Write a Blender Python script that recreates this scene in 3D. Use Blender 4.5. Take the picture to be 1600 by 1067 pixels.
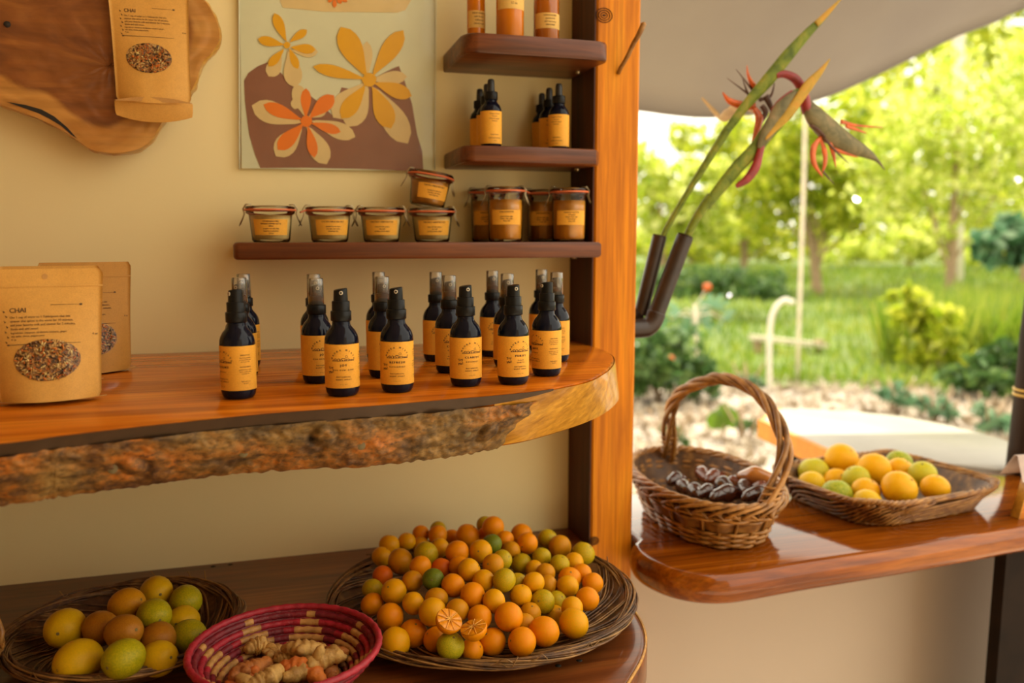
import bpy, bmesh, math, random
import numpy as np
from mathutils import Vector, Matrix, noise
random.seed(7); rng = np.random.default_rng(7)
S = bpy.context.scene
for o in list(bpy.data.objects): bpy.data.objects.remove(o)
COL = S.collection
PI = math.pi
# ------------------------------------------------------------------ camera
FPX, YAW, PIT = 1340.0, math.radians(16.6), math.radians(6.9)
CAM = Vector((0, -1.42, 1.45))
FW = Vector((math.sin(YAW)*math.cos(PIT), math.cos(YAW)*math.cos(PIT), -math.sin(PIT)))
RT = Vector((math.cos(YAW), -math.sin(YAW), 0)); UP = RT.cross(FW)
cd = bpy.data.cameras.new('camera'); cam = bpy.data.objects.new('camera', cd); COL.objects.link(cam)
cam.matrix_world = Matrix((( RT.x, UP.x, -FW.x, CAM.x), (RT.y, UP.y, -FW.y, CAM.y), (RT.z, UP.z, -FW.z, CAM.z), (0, 0, 0, 1)))
cd.sensor_width = 36; cd.lens = 36*FPX/1600; cd.clip_start = .02; cd.clip_end = 400
cd.dof.use_dof = True; cd.dof.focus_distance = 1.07; cd.dof.aperture_fstop = 3.0
S.camera = cam
# ------------------------------------------------------------------ light
S.view_settings.view_transform = 'Standard'; S.view_settings.look = 'None'; S.view_settings.gamma = 1
S.view_settings.use_curve_mapping = False; S.view_settings.exposure = 1.5
w = bpy.data.worlds.new('sky'); S.world = w; w.use_nodes = True
bg = w.node_tree.nodes['Background']; bg.inputs[0].default_value = (1.0, .93, .76, 1); bg.inputs[1].default_value = 1.0
sl = bpy.data.lights.new('sun', 'SUN'); sl.energy = 3.0; sl.angle = math.radians(2); sl.color = (1, .93, .78)
so = bpy.data.objects.new('sun', sl); COL.objects.link(so)
so.rotation_euler = Vector((.45, .62, 1.35)).to_track_quat('Z', 'Y').to_euler()

# ------------------------------------------------------------------ pixel -> point on a real plane
def ray(x, y): return FW + RT*((x-800)/FPX) + UP*((533.5-y)/FPX)
def onz(x, y, z): r = ray(x, y); return CAM + r*((z-CAM.z)/r.z)
def ony(x, y, Y): r = ray(x, y); return CAM + r*((Y-CAM.y)/r.y)

# ------------------------------------------------------------------ materials
def lin(c):
    return tuple(((v/255)/12.92 if v/255 <= .04045 else ((v/255+.055)/1.055)**2.4) for v in c)
class NT:
    def __init__(s, name):
        s.m = bpy.data.materials.new(name); s.m.use_nodes = True; s.t = s.m.node_tree
        s.b = s.t.nodes['Principled BSDF']; s.out = s.t.nodes['Material Output']; s._c = None
    def n(s, k, **kw):
        q = s.t.nodes.new(k)
        for a, v in kw.items(): setattr(q, a, v)
        return q
    def l(s, a, b): s.t.links.new(a, b)
    def coord(s, scale=(1, 1, 1), kind='Object', rot=(0, 0, 0)):
        tc = s.n('ShaderNodeTexCoord'); mp = s.n('ShaderNodeMapping'); mp.inputs['Scale'].default_value = scale
        mp.inputs['Rotation'].default_value = rot
        s.l(tc.outputs[kind], mp.inputs[0]); return mp.outputs[0]
    def noise(s, vec, scale, detail=4, rough=.55, dist=0):
        q = s.n('ShaderNodeTexNoise'); q.inputs['Scale'].default_value = scale; q.inputs['Detail'].default_value = detail
        q.inputs['Roughness'].default_value = rough; q.inputs['Distortion'].default_value = dist
        if vec is not None: s.l(vec, q.inputs['Vector'])
        return q.outputs[0]
    def ramp(s, fac, stops):
        q = s.n('ShaderNodeValToRGB'); e = q.color_ramp.elements
        while len(e) < len(stops): e.new(.5)
        for i, (p, c) in enumerate(stops): e[i].position = p; e[i].color = (*c, 1)
        s.l(fac, q.inputs[0]); return q.outputs[0]
    def mix(s, fac, a, b, mode='MIX'):
        q = s.n('ShaderNodeMix', data_type='RGBA', blend_type=mode)
        if isinstance(fac, (int, float)): q.inputs[0].default_value = fac
        else: s.l(fac, q.inputs[0])
        for v, i in ((a, 6), (b, 7)):
            if isinstance(v, tuple): q.inputs[i].default_value = (*v, 1)
            else: s.l(v, q.inputs[i])
        return q.outputs[2]
    def bump(s, h, strength=.3, dist=.002):
        q = s.n('ShaderNodeBump'); q.inputs['Strength'].default_value = strength; q.inputs['Distance'].default_value = dist
        s.l(h, q.inputs['Height']); s.l(q.outputs[0], s.b.inputs['Normal'])
    def col(s, c):
        if isinstance(c, tuple): s.b.inputs['Base Color'].default_value = (*c, 1)
        else: s.l(c, s.b.inputs['Base Color'])
    def set(s, **kw):
        for k, v in kw.items(): s.b.inputs[k.replace('_', ' ')].default_value = v
        return s
M = {}
def plain(name, c, rough=.5, var=.12, scale=40, bump=0, **kw):
    t = NT(name); f = t.noise(t.coord(), scale)
    c2 = tuple(max(0, v*(1-var*2)) for v in c)
    t.col(t.ramp(f, [(.3, c2), (.7, c)])); t.set(Roughness=rough, **kw)
    if bump: t.bump(f, bump, .001)
    M[name] = t.m; return t.m
def wood(name, dark, mid, light, axis=0, rough=.35, coat=.0, s=1.0, bump=.15, spec=.35):
    t = NT(name); sc = [14*s, 14*s, 14*s]; sc[axis] = 1.1*s
    v = t.coord(tuple(sc)); f1 = t.noise(v, 1.6, 5, .55, 1.2)
    sc2 = [160*s, 160*s, 160*s]; sc2[axis] = 5*s
    f2 = t.noise(t.coord(tuple(sc2)), 1.0, 3, .6, .3)
    c = t.ramp(f1, [(.28, dark), (.5, mid), (.74, light)])
    c = t.mix(.45, c, t.ramp(f2, [(.3, tuple(v*.45 for v in dark)), (.65, (1, 1, 1))]), 'MULTIPLY')
    t.col(c); t.set(Roughness=rough); t.b.inputs['Specular IOR Level'].default_value = spec; t.b.inputs['Coat Weight'].default_value = coat; t.b.inputs['Coat Roughness'].default_value = .07
    if bump: t.bump(f2, bump, .0008)
    M[name] = t.m; return t.m

def mk_wall(name, c):
    t = NT(name); f = t.noise(t.coord(), 2.2, 3); g = t.noise(t.coord(), 260, 2)
    t.col(t.mix(.35, c, t.ramp(f, [(.3, tuple(v*.82 for v in c)), (.7, c)]))); t.set(Roughness=.85); t.bump(g, .12, .0006); M[name] = t.m
mk_wall('plaster', (.86, .73, .38)); mk_wall('plaster_low', (.52, .415, .32)); mk_wall('added_wall_brown', (.62, .46, .27))  # the last is the brown of the unseen walls added to steer light
wood('shelf_dark', (.055, .014, .004), (.14, .036, .008), (.25, .07, .014), 0, .38, .08)
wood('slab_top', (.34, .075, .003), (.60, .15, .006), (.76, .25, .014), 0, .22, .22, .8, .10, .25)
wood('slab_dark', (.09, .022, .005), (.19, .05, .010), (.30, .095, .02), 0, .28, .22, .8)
wood('counter', (.14, .029, .002), (.27, .064, .003), (.42, .125, .008), 0, .10, .30, .9, .05, .25)
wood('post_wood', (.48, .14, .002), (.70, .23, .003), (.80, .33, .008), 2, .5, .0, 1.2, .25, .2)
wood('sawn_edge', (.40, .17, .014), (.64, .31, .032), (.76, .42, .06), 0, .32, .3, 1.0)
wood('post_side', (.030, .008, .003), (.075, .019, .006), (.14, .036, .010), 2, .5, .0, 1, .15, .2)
wood('dark_post', (.020, .010, .005), (.036, .019, .009), (.052, .027, .013), 2, .55, 0, 1, .1, .12)
wood('box_wood', (.45, .13, .008), (.66, .22, .012), (.76, .30, .02), 0, .4)
plain('pale_top', (.38, .345, .29), .38, .08, 9); plain('edge_orange', (.74, .27, .02), .6, .15, 30); plain('leg_wood', (.016, .008, .004), .6, .2, 20, 0, Specular_IOR_Level=.1); plain('plug_grey', (.17, .125, .05), .7); plain('painted_edge', (.075, .040, .018), .55, .1, 60)

def mk_bark():
    t = NT('bark'); f = t.noise(t.coord((1, 1, 1.7)), 24, 9, .72, 0); g = t.noise(t.coord((1, 1, 1.3)), 110, 6, .72); h = t.noise(t.coord(), 6, 3)
    c = t.ramp(f, [(.30, (.020, .009, .004)), (.42, (.11, .042, .009)), (.50, (.24, .10, .018)), (.57, (.46, .14, .010)), (.64, (.16, .058, .010)), (.78, (.44, .19, .03))])
    c2 = t.ramp(f, [(.30, (.03, .018, .007)), (.48, (.16, .092, .024)), (.6, (.30, .18, .048)), (.75, (.14, .075, .02))])
    c = t.mix(t.ramp(h, [(.45, (0, 0, 0)), (.58, (.9, .9, .9))]), c, c2)
    t.col(t.mix(.75, c, t.ramp(g, [(.34, (.16, .12, .09)), (.5, (1, 1, 1))]), 'MULTIPLY'))
    t.set(Roughness=.65); t.bump(g, .5, .0015); M['bark'] = t.m
mk_bark()
def mk_slab_face():   # heartwood / sapwood by a vertex attribute that belongs to the slab
    t = NT('slab_face'); a = t.n('ShaderNodeAttribute', attribute_name='heart')
    v = t.coord((3, 9, 9), rot=(0, .38, 0)); f = t.noise(v, 2.2, 6, .55, 1.5); g = t.noise(t.coord((6, 90, 90), rot=(0, .38, 0)), 1, 3)
    heart = t.ramp(f, [(.25, (.13, .036, .008)), (.5, (.27, .088, .016)), (.72, (.42, .16, .030))])
    sap = t.ramp(f, [(.3, (.46, .19, .032)), (.7, (.66, .33, .075))])
    c = t.mix(a.outputs['Fac'], sap, heart)
    t.col(t.mix(.35, c, t.ramp(g, [(.3, (.35, .35, .35)), (.65, (1, 1, 1))]), 'MULTIPLY')); t.set(Roughness=.45); M['slab_face'] = t.m
mk_slab_face()
plain('crack_dark', (.02, .014, .008), .8)
plain('cobalt_glass', (.006, .007, .016), .04, .1, 20, Specular_IOR_Level=.2)
plain('black_plastic', (.009, .0085, .008), .3, .1, 40, 0, Specular_IOR_Level=.16)
plain('black_rubber', (.018, .016, .014), .5, .1)
plain('white_plastic', (.6, .5, .35), .4)
plain('metal_wire', (.55, .45, .28), .28, .1, 30, Metallic=1.0)
plain('rubber_red', (.72, .17, .055), .5, .08)
def mk_paper(name, c, sp=.25):
    t = NT(name); f = t.noise(t.coord(), 900, 3); g = t.noise(t.coord(), 120, 3)
    t.col(t.mix(.5, t.ramp(f, [(.3, tuple(v*.72 for v in c)), (.6, c)]), t.ramp(g, [(.3, tuple(v*.86 for v in c)), (.7, c)]))); t.set(Roughness=.7); M[name] = t.m
mk_paper('label_paper', (.82, .385, .028)); mk_paper('kraft', (.72, .37, .07)); mk_paper('cream_paper', (.76, .46, .11)); mk_paper('kraft_dark', (.56, .28, .07))
plain('ink', (.05, .025, .012), .8); plain('ink_soft', (.16, .075, .022), .8); plain('ink_kraft', (.13, .07, .025), .8)

def mk_glass(name, tint=(1, 1, 1), refl=1.0, milk=0):
    t = NT(name); tr = t.n('ShaderNodeBsdfTransparent'); tr.inputs[0].default_value = (*tint, 1)
    gl = t.n('ShaderNodeBsdfGlossy'); gl.inputs['Roughness'].default_value = .04
    fr = t.n('ShaderNodeFresnel'); fr.inputs['IOR'].default_value = 1.45; mx = t.n('ShaderNodeMixShader')
    mu = t.n('ShaderNodeMath', operation='MULTIPLY'); mu.inputs[1].default_value = refl; mu.use_clamp = True
    if milk:
        df = t.n('ShaderNodeBsdfDiffuse'); df.inputs[0].default_value = (.85, .80, .68, 1); m0 = t.n('ShaderNodeMixShader'); m0.inputs[0].default_value = milk; t.l(tr.outputs[0], m0.inputs[1]); t.l(df.outputs[0], m0.inputs[2]); tr = m0
    t.l(fr.outputs[0], mu.inputs[0]); t.l(mu.outputs[0], mx.inputs[0]); t.l(tr.outputs[0], mx.inputs[1]); t.l(gl.outputs[0], mx.inputs[2]); t.l(mx.outputs[0], t.out.inputs[0]); M[name] = t.m
mk_glass('clear_glass', (.985, .98, .94), 1.2); mk_glass('clear_plastic', (.97, .95, .90), 2.6, .12); mk_glass('cellophane', (.97, .97, .93), .35)
plain('jar_paste', (.86, .66, .28), .6, .12, 60); plain('jar_honey', (.80, .36, .03), .3, .15, 25); plain('jar_dark', (.66, .30, .04), .4, .2, 40)
plain('honey', (.66, .19, .004), .1, .12, 14); plain('honey_dark', (.40, .11, .006), .1, .12, 14)

def mk_fruit(name, base, other, rough=.38, spot=.5, scale=16):
    t = NT(name); oi = t.n('ShaderNodeObjectInfo'); v = t.coord()
    ad = t.n('ShaderNodeVectorMath', operation='ADD'); t.l(v, ad.inputs[0]); 
    cm = t.n('ShaderNodeCombineXYZ'); mu = t.n('ShaderNodeMath', operation='MULTIPLY'); mu.inputs[1].default_value = 37
    t.l(oi.outputs['Random'], mu.inputs[0]); t.l(mu.outputs[0], cm.inputs[0]); t.l(cm.outputs[0], ad.inputs[1])
    f = t.noise(ad.outputs[0], scale, 3, .5, .4); g = t.noise(v, 700, 2)
    c = t.ramp(f, [(.35, base), (.35+spot, other)])
    t.col(t.mix(.25, c, t.ramp(g, [(.3, (.55, .55, .55)), (.6, (1, 1, 1))]), 'MULTIPLY')); t.set(Roughness=rough); t.b.inputs['Specular IOR Level'].default_value = .16
    t.bump(g, .18, .0006); M[name] = t.m
mk_fruit('citrus_O', (.76, .215, .001), (.72, .32, .003)); mk_fruit('citrus_Y', (.76, .31, .001), (.58, .34, .004))
mk_fruit('citrus_L', (.60, .34, .004), (.32, .28, .006), spot=.3); mk_fruit('citrus_D', (.62, .22, .003), (.46, .27, .006))
mk_fruit('citrus_R', (.66, .11, .004), (.62, .17, .006)); mk_fruit('citrus_G', (.08, .13, .010), (.18, .19, .010), spot=.3)
mk_fruit('citrus_G2', (.12, .21, .006), (.58, .42, .012), spot=.22, scale=30)
mk_fruit('orange_O', (.80, .37, .004), (.76, .43, .010), scale=9); mk_fruit('orange_Y', (.74, .42, .008), (.68, .46, .02), scale=9)
mk_fruit('orange_L', (.58, .46, .014), (.46, .43, .03), scale=9, spot=.3); mk_fruit('orange_G', (.22, .30, .012), (.46, .43, .04), scale=9, spot=.3)
mk_fruit('lemon_Y', (.66, .38, .004), (.54, .34, .006), scale=12); mk_fruit('lemon_G', (.48, .37, .006), (.30, .28, .005), scale=12, spot=.3)
mk_fruit('lemon_O', (.60, .27, .005), (.46, .18, .008), scale=12); mk_fruit('lemon_D', (.40, .16, .008), (.30, .10, .008), scale=12)
plain('flesh', (.84, .30, .006), .35, .15, 300); plain('pith', (.88, .42, .05), .6); plain('stem_scar', (.20, .14, .03), .7)
def mk_wicker(name, a, b, c, rough=.5):
    t = NT(name); oi = t.n('ShaderNodeObjectInfo'); f = t.noise(t.coord(), 55, 4); g = t.noise(t.coord(), 340, 3)
    cc = t.ramp(f, [(.3, a), (.52, b), (.75, c)]); rr = t.ramp(oi.outputs['Random'], [(0, (.62, .62, .62)), (1, (1, 1, 1))])
    t.col(t.mix(1.0, cc, rr, 'MULTIPLY')); t.set(Roughness=rough); t.bump(g, .3, .001); M[name] = t.m
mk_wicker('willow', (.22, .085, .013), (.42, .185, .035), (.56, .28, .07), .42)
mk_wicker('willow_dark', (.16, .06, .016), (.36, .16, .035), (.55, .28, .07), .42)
mk_paper('kraft_brown', (.52, .24, .035))  # darker brown paper tone for the rear pouch
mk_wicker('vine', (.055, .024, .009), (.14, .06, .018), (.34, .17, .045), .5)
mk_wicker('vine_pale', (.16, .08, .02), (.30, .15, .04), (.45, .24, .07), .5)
def mk_coil(name, c):
    t = NT(name); f = t.noise(t.coord(), 90, 4); t.col(t.ramp(f, [(.3, tuple(v*.6 for v in c)), (.65, c)])); t.set(Roughness=.55)
    g = t.noise(t.coord(), 420, 2); t.bump(g, .5, .0015); M[name] = t.m
mk_coil('coil_red', (.40, .012, .026)); mk_coil('coil_tan', (.56, .28, .075)); mk_coil('coil_maroon', (.20, .010, .018)); mk_coil('coil_brown', (.24, .095, .03))
def mk_root(name, a, b):
    t = NT(name); f = t.noise(t.coord(), 60, 5, .65); g = t.noise(t.coord((1, 1, 1)), 260, 3)
    t.col(t.ramp(f, [(.3, a), (.62, b)])); t.set(Roughness=.65); t.bump(g, .6, .002); M[name] = t.m
mk_root('turmeric', (.20, .055, .012), (.50, .17, .025)); mk_root('ginger', (.30, .14, .03), (.62, .36, .09)); mk_root('turmeric_bright', (.45, .09, .012), (.70, .20, .02))
plain('pod_dark', (.085, .022, .010), .16, .3, 30, Coat_Weight=.6, Coat_Roughness=.04); plain('pod_red', (.22, .048, .015), .18, .3, 30, Coat_Weight=.6, Coat_Roughness=.04); plain('pod_orange', (.52, .19, .035), .2, .2, 30, Coat_Weight=.8, Coat_Roughness=.1)
plain('tube_brown', (.038, .019, .010), .42, .3, 30)
plain('elbow_brown', (.034, .016, .009), .4, .2, 30)
def mk_leaf(name, cols, trans=.45, rough=.14, obj=False):
    t = NT(name); a = t.n('ShaderNodeAttribute', attribute_name='tone')
    c = t.ramp(a.outputs['Fac'], [(i/(len(cols)-1), k) for i, k in enumerate(cols)])
    t.col(c); t.set(Roughness=rough); tb = t.n('ShaderNodeBsdfTranslucent'); mx = t.n('ShaderNodeMixShader'); mx.inputs[0].default_value = trans
    t.l(c, tb.inputs[0]); t.l(t.b.outputs[0], mx.inputs[1]); t.l(tb.outputs[0], mx.inputs[2]); t.l(mx.outputs[0], t.out.inputs[0]); M[name] = t.m
mk_leaf('leaf_tree', [(.18, .27, .010), (.42, .48, .025), (.72, .70, .08)]); mk_leaf('leaf_bright', [(.34, .46, .025), (.62, .68, .09), (.88, .86, .35)], .5)
mk_leaf('leaf_dark', [(.035, .085, .022), (.08, .16, .04), (.16, .25, .06)], .25); mk_leaf('leaf_blue', [(.06, .15, .07), (.12, .25, .12), (.25, .36, .20)], .3)
mk_leaf('grass_green', [(.09, .18, .010), (.20, .30, .02), (.42, .44, .06)], .4); mk_leaf('straw', [(.26, .19, .11), (.48, .39, .29), (.66, .57, .45)], .2, .6)
plain('lawn_soil', (.14, .20, .02), .9, .3, 3); plain('trunk', (.42, .28, .16), .85, .25, 12, .5); plain('pale_pole', (.72, .62, .46), .6, .12, 8); plain('pipe_white', (.75, .68, .55), .5)
def mk_ground():
    t = NT('ground_gravel'); f = t.noise(t.coord(), 1.3, 6, .6); g = t.noise(t.coord(), 22, 5, .7)
    c = t.ramp(f, [(.3, (.25, .20, .16)), (.5, (.40, .335, .275)), (.7, (.50, .44, .37))])
    t.col(t.mix(.6, c, t.ramp(g, [(.35, (.45, .42, .36)), (.6, (1, 1, 1))]), 'MULTIPLY')); t.set(Roughness=.95); t.bump(g, .8, .02); M['ground_gravel'] = t.m
mk_ground()
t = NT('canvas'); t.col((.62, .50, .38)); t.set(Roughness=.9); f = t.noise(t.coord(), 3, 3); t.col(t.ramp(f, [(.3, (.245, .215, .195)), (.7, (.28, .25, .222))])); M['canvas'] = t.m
plain('flower_orange', (.72, .13, .01), .45, .25, 60); plain('flower_red', (.34, .022, .02), .45, .25, 60); plain('flower_dry', (.13, .045, .015), .6, .3, 60); plain('bract_dry', (.50, .30, .11), .6, .2, 30)
def mk_bract(name, a, b, c):
    t = NT(name); v = t.coord((30, 30, 30)); f = t.noise(v, 1.2, 5, .6, .6); t.col(t.ramp(f, [(.3, a), (.52, b), (.72, c)])); t.set(Roughness=.55); t.b.inputs['Specular IOR Level'].default_value = .25; M[name] = t.m
mk_bract('bract', (.06, .09, .008), (.15, .19, .014), (.30, .24, .035)); mk_bract('bract_grey', (.08, .07, .028), (.17, .14, .06), (.26, .18, .085)); mk_bract('bract_tip', (.30, .20, .02), (.46, .26, .03), (.5, .2, .02))
plain('print_mint', (.66, .66, .46), .35, .06, 8); plain('print_tan', (.70, .52, .24), .4, .06, 20); plain('print_brown', (.26, .105, .060), .4, .08, 20)
plain('print_yellow', (.74, .37, .002), .4, .05, 20); plain('print_orange', (.80, .19, .008), .4, .05, 20); plain('print_line', (.74, .62, .34), .4, .05, 20)
plain('lilac_card', (.55, .42, .36), .7); plain('brass', (.55, .33, .07), .35, .1, 30, Metallic=.6)
plain('paving', (.80, .70, .54), .9, .15, 6)

# ------------------------------------------------------------------ mesh builder
class MB:
    def __init__(s): s.v = []; s.f = []; s.m = []
    def add(s, vs, fs, mi=0):
        o = len(s.v); s.v += [tuple(p) for p in vs]; s.f += [tuple(i+o for i in f) for f in fs]; s.m += [mi]*len(fs); return s
    def lathe(s, prof, seg=28, c=(0, 0, 0), mi=0, caps=True):
        vs = []; fs = []; n = len(prof)
        for r, z in prof:
            for k in range(seg):
                a = 2*PI*k/seg; vs.append((c[0]+r*math.cos(a), c[1]+r*math.sin(a), c[2]+z))
        for i in range(n-1):
            for k in range(seg):
                k2 = (k+1) % seg; fs.append((i*seg+k, i*seg+k2, (i+1)*seg+k2, (i+1)*seg+k))
        if caps:
            if prof[0][0] > 1e-6: fs.append(tuple(range(seg-1, -1, -1)))
            if prof[-1][0] > 1e-6: fs.append(tuple((n-1)*seg+k for k in range(seg)))
        return s.add(vs, fs, mi)
    def tube(s, pts, r, seg=6, closed=False, mi=0, flat=1.0, up=None):
        P = [Vector(p) for p in pts]; n = len(P); R = r if hasattr(r, '__len__') else [r]*n
        vs = []; fs = []; N = None
        for i in range(n):
            if closed: T = P[(i+1) % n]-P[i-1]
            else: T = P[min(i+1, n-1)]-P[max(i-1, 0)]
            if T.length < 1e-9: T = Vector((0, 0, 1))
            T.normalize()
            if N is None:
                a = Vector(up) if up else (Vector((0, 0, 1)) if abs(T.z) < .9 else Vector((1, 0, 0)))
                N = (a-T*a.dot(T)).normalized()
            else:
                N = N-T*N.dot(T)
                N = N.normalized() if N.length > 1e-6 else T.orthogonal().normalized()
            B = T.cross(N)
            for k in range(seg):
                a = 2*PI*k/seg; vs.append(P[i]+N*(math.cos(a)*R[i])+B*(math.sin(a)*R[i]*flat))
        for i in range(n if closed else n-1):
            j = (i+1) % n
            for k in range(seg):
                k2 = (k+1) % seg; fs.append((i*seg+k, i*seg+k2, j*seg+k2, j*seg+k))
        if not closed: fs.append(tuple(range(seg-1, -1, -1))); fs.append(tuple((n-1)*seg+k for k in range(seg)))
        return s.add(vs, fs, mi)
    def box(s, a, b, mi=0):
        (x0, y0, z0), (x1, y1, z1) = a, b
        vs = [(x0, y0, z0), (x1, y0, z0), (x1, y1, z0), (x0, y1, z0), (x0, y0, z1), (x1, y0, z1), (x1, y1, z1), (x0, y1, z1)]
        return s.add(vs, [(3, 2, 1, 0), (4, 5, 6, 7), (0, 1, 5, 4), (1, 2, 6, 5), (2, 3, 7, 6), (3, 0, 4, 7)], mi)
    def rings(s, rings, mi=0, cap0=True, cap1=True):
        n = len(rings[0]); vs = [p for r in rings for p in r]; fs = []
        for i in range(len(rings)-1):
            for k in range(n):
                k2 = (k+1) % n; fs.append((i*n+k, i*n+k2, (i+1)*n+k2, (i+1)*n+k))
        if cap0: fs.append(tuple(range(n-1, -1, -1)))
        if cap1: fs.append(tuple((len(rings)-1)*n+k for k in range(n)))
        return s.add(vs, fs, mi)
    def grid(s, fn, nu, nv, mi=0, wrap=False):
        vs = [fn(i/nu, j/nv) for i in range(nu+1) for j in range(nv+1)]
        fs = [(i*(nv+1)+j, (i+1)*(nv+1)+j, (i+1)*(nv+1)+j+1, i*(nv+1)+j+1) for i in range(nu) for j in range(nv)]
        return s.add(vs, fs, mi)
    def ball(s, c, r, seg=18, nr=10, sq=(1, 1, 1), mi=0, fn=None):
        vs = [(0, 0, -1)]; fs = []
        for i in range(1, nr):
            t = -PI/2+PI*i/nr
            for k in range(seg): a = 2*PI*k/seg; vs.append((math.cos(t)*math.cos(a), math.cos(t)*math.sin(a), math.sin(t)))
        vs.append((0, 0, 1)); L = len(vs)-1
        for k in range(seg):
            k2 = (k+1) % seg; fs.append((0, 1+k2, 1+k)); fs.append((L, L-seg+k, L-seg+k2))
            for i in range(nr-2): fs.append((1+i*seg+k, 1+i*seg+k2, 1+(i+1)*seg+k2, 1+(i+1)*seg+k))
        if fn: vs = [fn(Vector(p)) for p in vs]
        return s.add([(c[0]+p[0]*r*sq[0], c[1]+p[1]*r*sq[1], c[2]+p[2]*r*sq[2]) for p in vs], fs, mi)
    def build(s, name, mats, parent=None, smooth=True, attr=None, auto=None):
        me = bpy.data.meshes.new(name); me.from_pydata(s.v, [], s.f)
        if isinstance(mats, str): mats = [mats]
        for k in mats: me.materials.append(M[k])
        if len(mats) > 1: me.polygons.foreach_set('material_index', s.m)
        if smooth: me.polygons.foreach_set('use_smooth', [True]*len(me.polygons))
        if attr:
            for k, vals in attr.items():
                a = me.attributes.new(k, 'FLOAT', 'POINT'); a.data.foreach_set('value', vals)
        me.update()
        if smooth and auto: me.set_sharp_from_angle(angle=math.radians(auto))
        o = bpy.data.objects.new(name, me); COL.objects.link(o)
        if parent: o.parent = parent
        return o
def tag(o, label=None, cat=None, group=None, kind=None):
    if label: o['label'] = label
    if cat: o['category'] = cat
    if group: o['group'] = group
    if kind: o['kind'] = kind
    return o
def thing(name, label, cat, loc=(0, 0, 0), rz=0, group=None, rot=None):
    o = bpy.data.objects.new(name, None); o.empty_display_size = .02; COL.objects.link(o); o.location = loc
    o.rotation_euler = rot if rot else (0, 0, rz); return tag(o, label, cat, group)
def copy_tree(o, parent=None):
    c = o.copy(); COL.objects.link(c)
    if parent: c.parent = parent
    for ch in o.children: copy_tree(ch, c)
    return c
def place(proto, label, group, loc, rz=0, rot=None):
    c = copy_tree(proto); c.location = loc; c.rotation_euler = rot if rot else (0, 0, rz); tag(c, label, None, group); return c
def drop(o):
    for ch in list(o.children): drop(ch)
    bpy.data.objects.remove(o)
def catmull(pts, n=8, closed=False):
    P = [Vector(p) for p in pts]; out = []; m = len(P)
    for i in range(m if closed else m-1):
        if closed: a, b, c, d = P[i-1], P[i], P[(i+1) % m], P[(i+2) % m]
        else: a, b, c, d = P[max(i-1, 0)], P[i], P[i+1], P[min(i+2, m-1)]
        for k in range(n):
            t = k/n; out.append(.5*((2*b)+(c-a)*t+(2*a-5*b+4*c-d)*t*t+(3*b-a-3*c+d)*t*t*t))
    if not closed: out.append(P[-1])
    return out
# flat text -> (verts, faces) around the origin, cap height = size
_tc = {}
def text(s, size, align='CENTER', spacing=1.0):
    key = (s, size, align, spacing)
    if key in _tc: return _tc[key]
    cu = bpy.data.curves.new('t', 'FONT'); cu.body = s; cu.size = size*1.4; cu.align_x = align; cu.space_character = spacing; cu.resolution_u = 2
    ob = bpy.data.objects.new('t', cu); COL.objects.link(ob)
    dg = bpy.context.evaluated_depsgraph_get(); me = bpy.data.meshes.new_from_object(ob.evaluated_get(dg))
    vs = [tuple(v.co) for v in me.vertices]; fs = [tuple(p.vertices) for p in me.polygons]
    bpy.data.objects.remove(ob); bpy.data.curves.remove(cu); bpy.data.meshes.remove(me)
    _tc[key] = (vs, fs); return vs, fs
def put_text(mb, s, size, at=(0, 0), rot=0, align='CENTER', spacing=1.0, mp=None, mi=0, bold=0):
    vs, fs = text(s, size, align, spacing); c, sn = math.cos(rot), math.sin(rot)
    mb.add([mp(at[0]+x*c-y*sn, at[1]+x*sn+y*c) for x, y, z in vs], fs, mi)
    if bold:
        for k in range(1, 2+int(bold > .0004)):
            d = bold*k/(1+int(bold > .0004)); mb.add([mp(at[0]+d*c+x*c-y*sn, at[1]+d*sn+x*sn+y*c) for x, y, z in vs], fs, mi)
def cyl_map(R, z0=0):   # local -Y is the front
    return lambda u, v: (math.sin(u/R)*R, -math.cos(u/R)*R, z0+v)
def cyl_patch(mb, R, u0, u1, z0, z1, n=24, mi=0, m=1):
    f = cyl_map(R); mb.grid(lambda a, b: f(u0+(u1-u0)*a, z0+(z1-z0)*b), n, m, mi)
# ================================================================== SETTING
def struct(name, mb, mats, **k): return tag(mb.build(name, mats, **k), kind='structure')
X_POST = .5290
struct('ground', MB().box((-60, -60, -.3), (120, 120, 0)), 'ground_gravel', smooth=False)
struct('floor', MB().box((-1.7, -2.6, 0), (1.9, -.02, .03)), 'paving', smooth=False)
struct('wall_back', MB().box((-1.7, 0, .0), (.5321, .10, 2.6)), 'plaster', smooth=False)
# half wall under the counter, set a little back from its edge
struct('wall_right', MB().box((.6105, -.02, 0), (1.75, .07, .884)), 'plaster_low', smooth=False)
struct('added_wall_left', MB().box((-1.75, -2.6, 0), (-1.65, 0.1, 2.6)), 'added_wall_brown', smooth=False)  # unseen, added to keep light off the left side
struct('added_wall_front', MB().box((-1.75, -2.72, 0), (1.3, -2.60, 2.6)), 'added_wall_brown', smooth=False)  # unseen, added behind the camera to block light from the front
struct('added_ceiling', MB().box((-1.75, -2.72, 2.55), (.64, .10, 2.62)), 'added_wall_brown', smooth=False)  # unseen, added overhead so that light enters from the side

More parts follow.
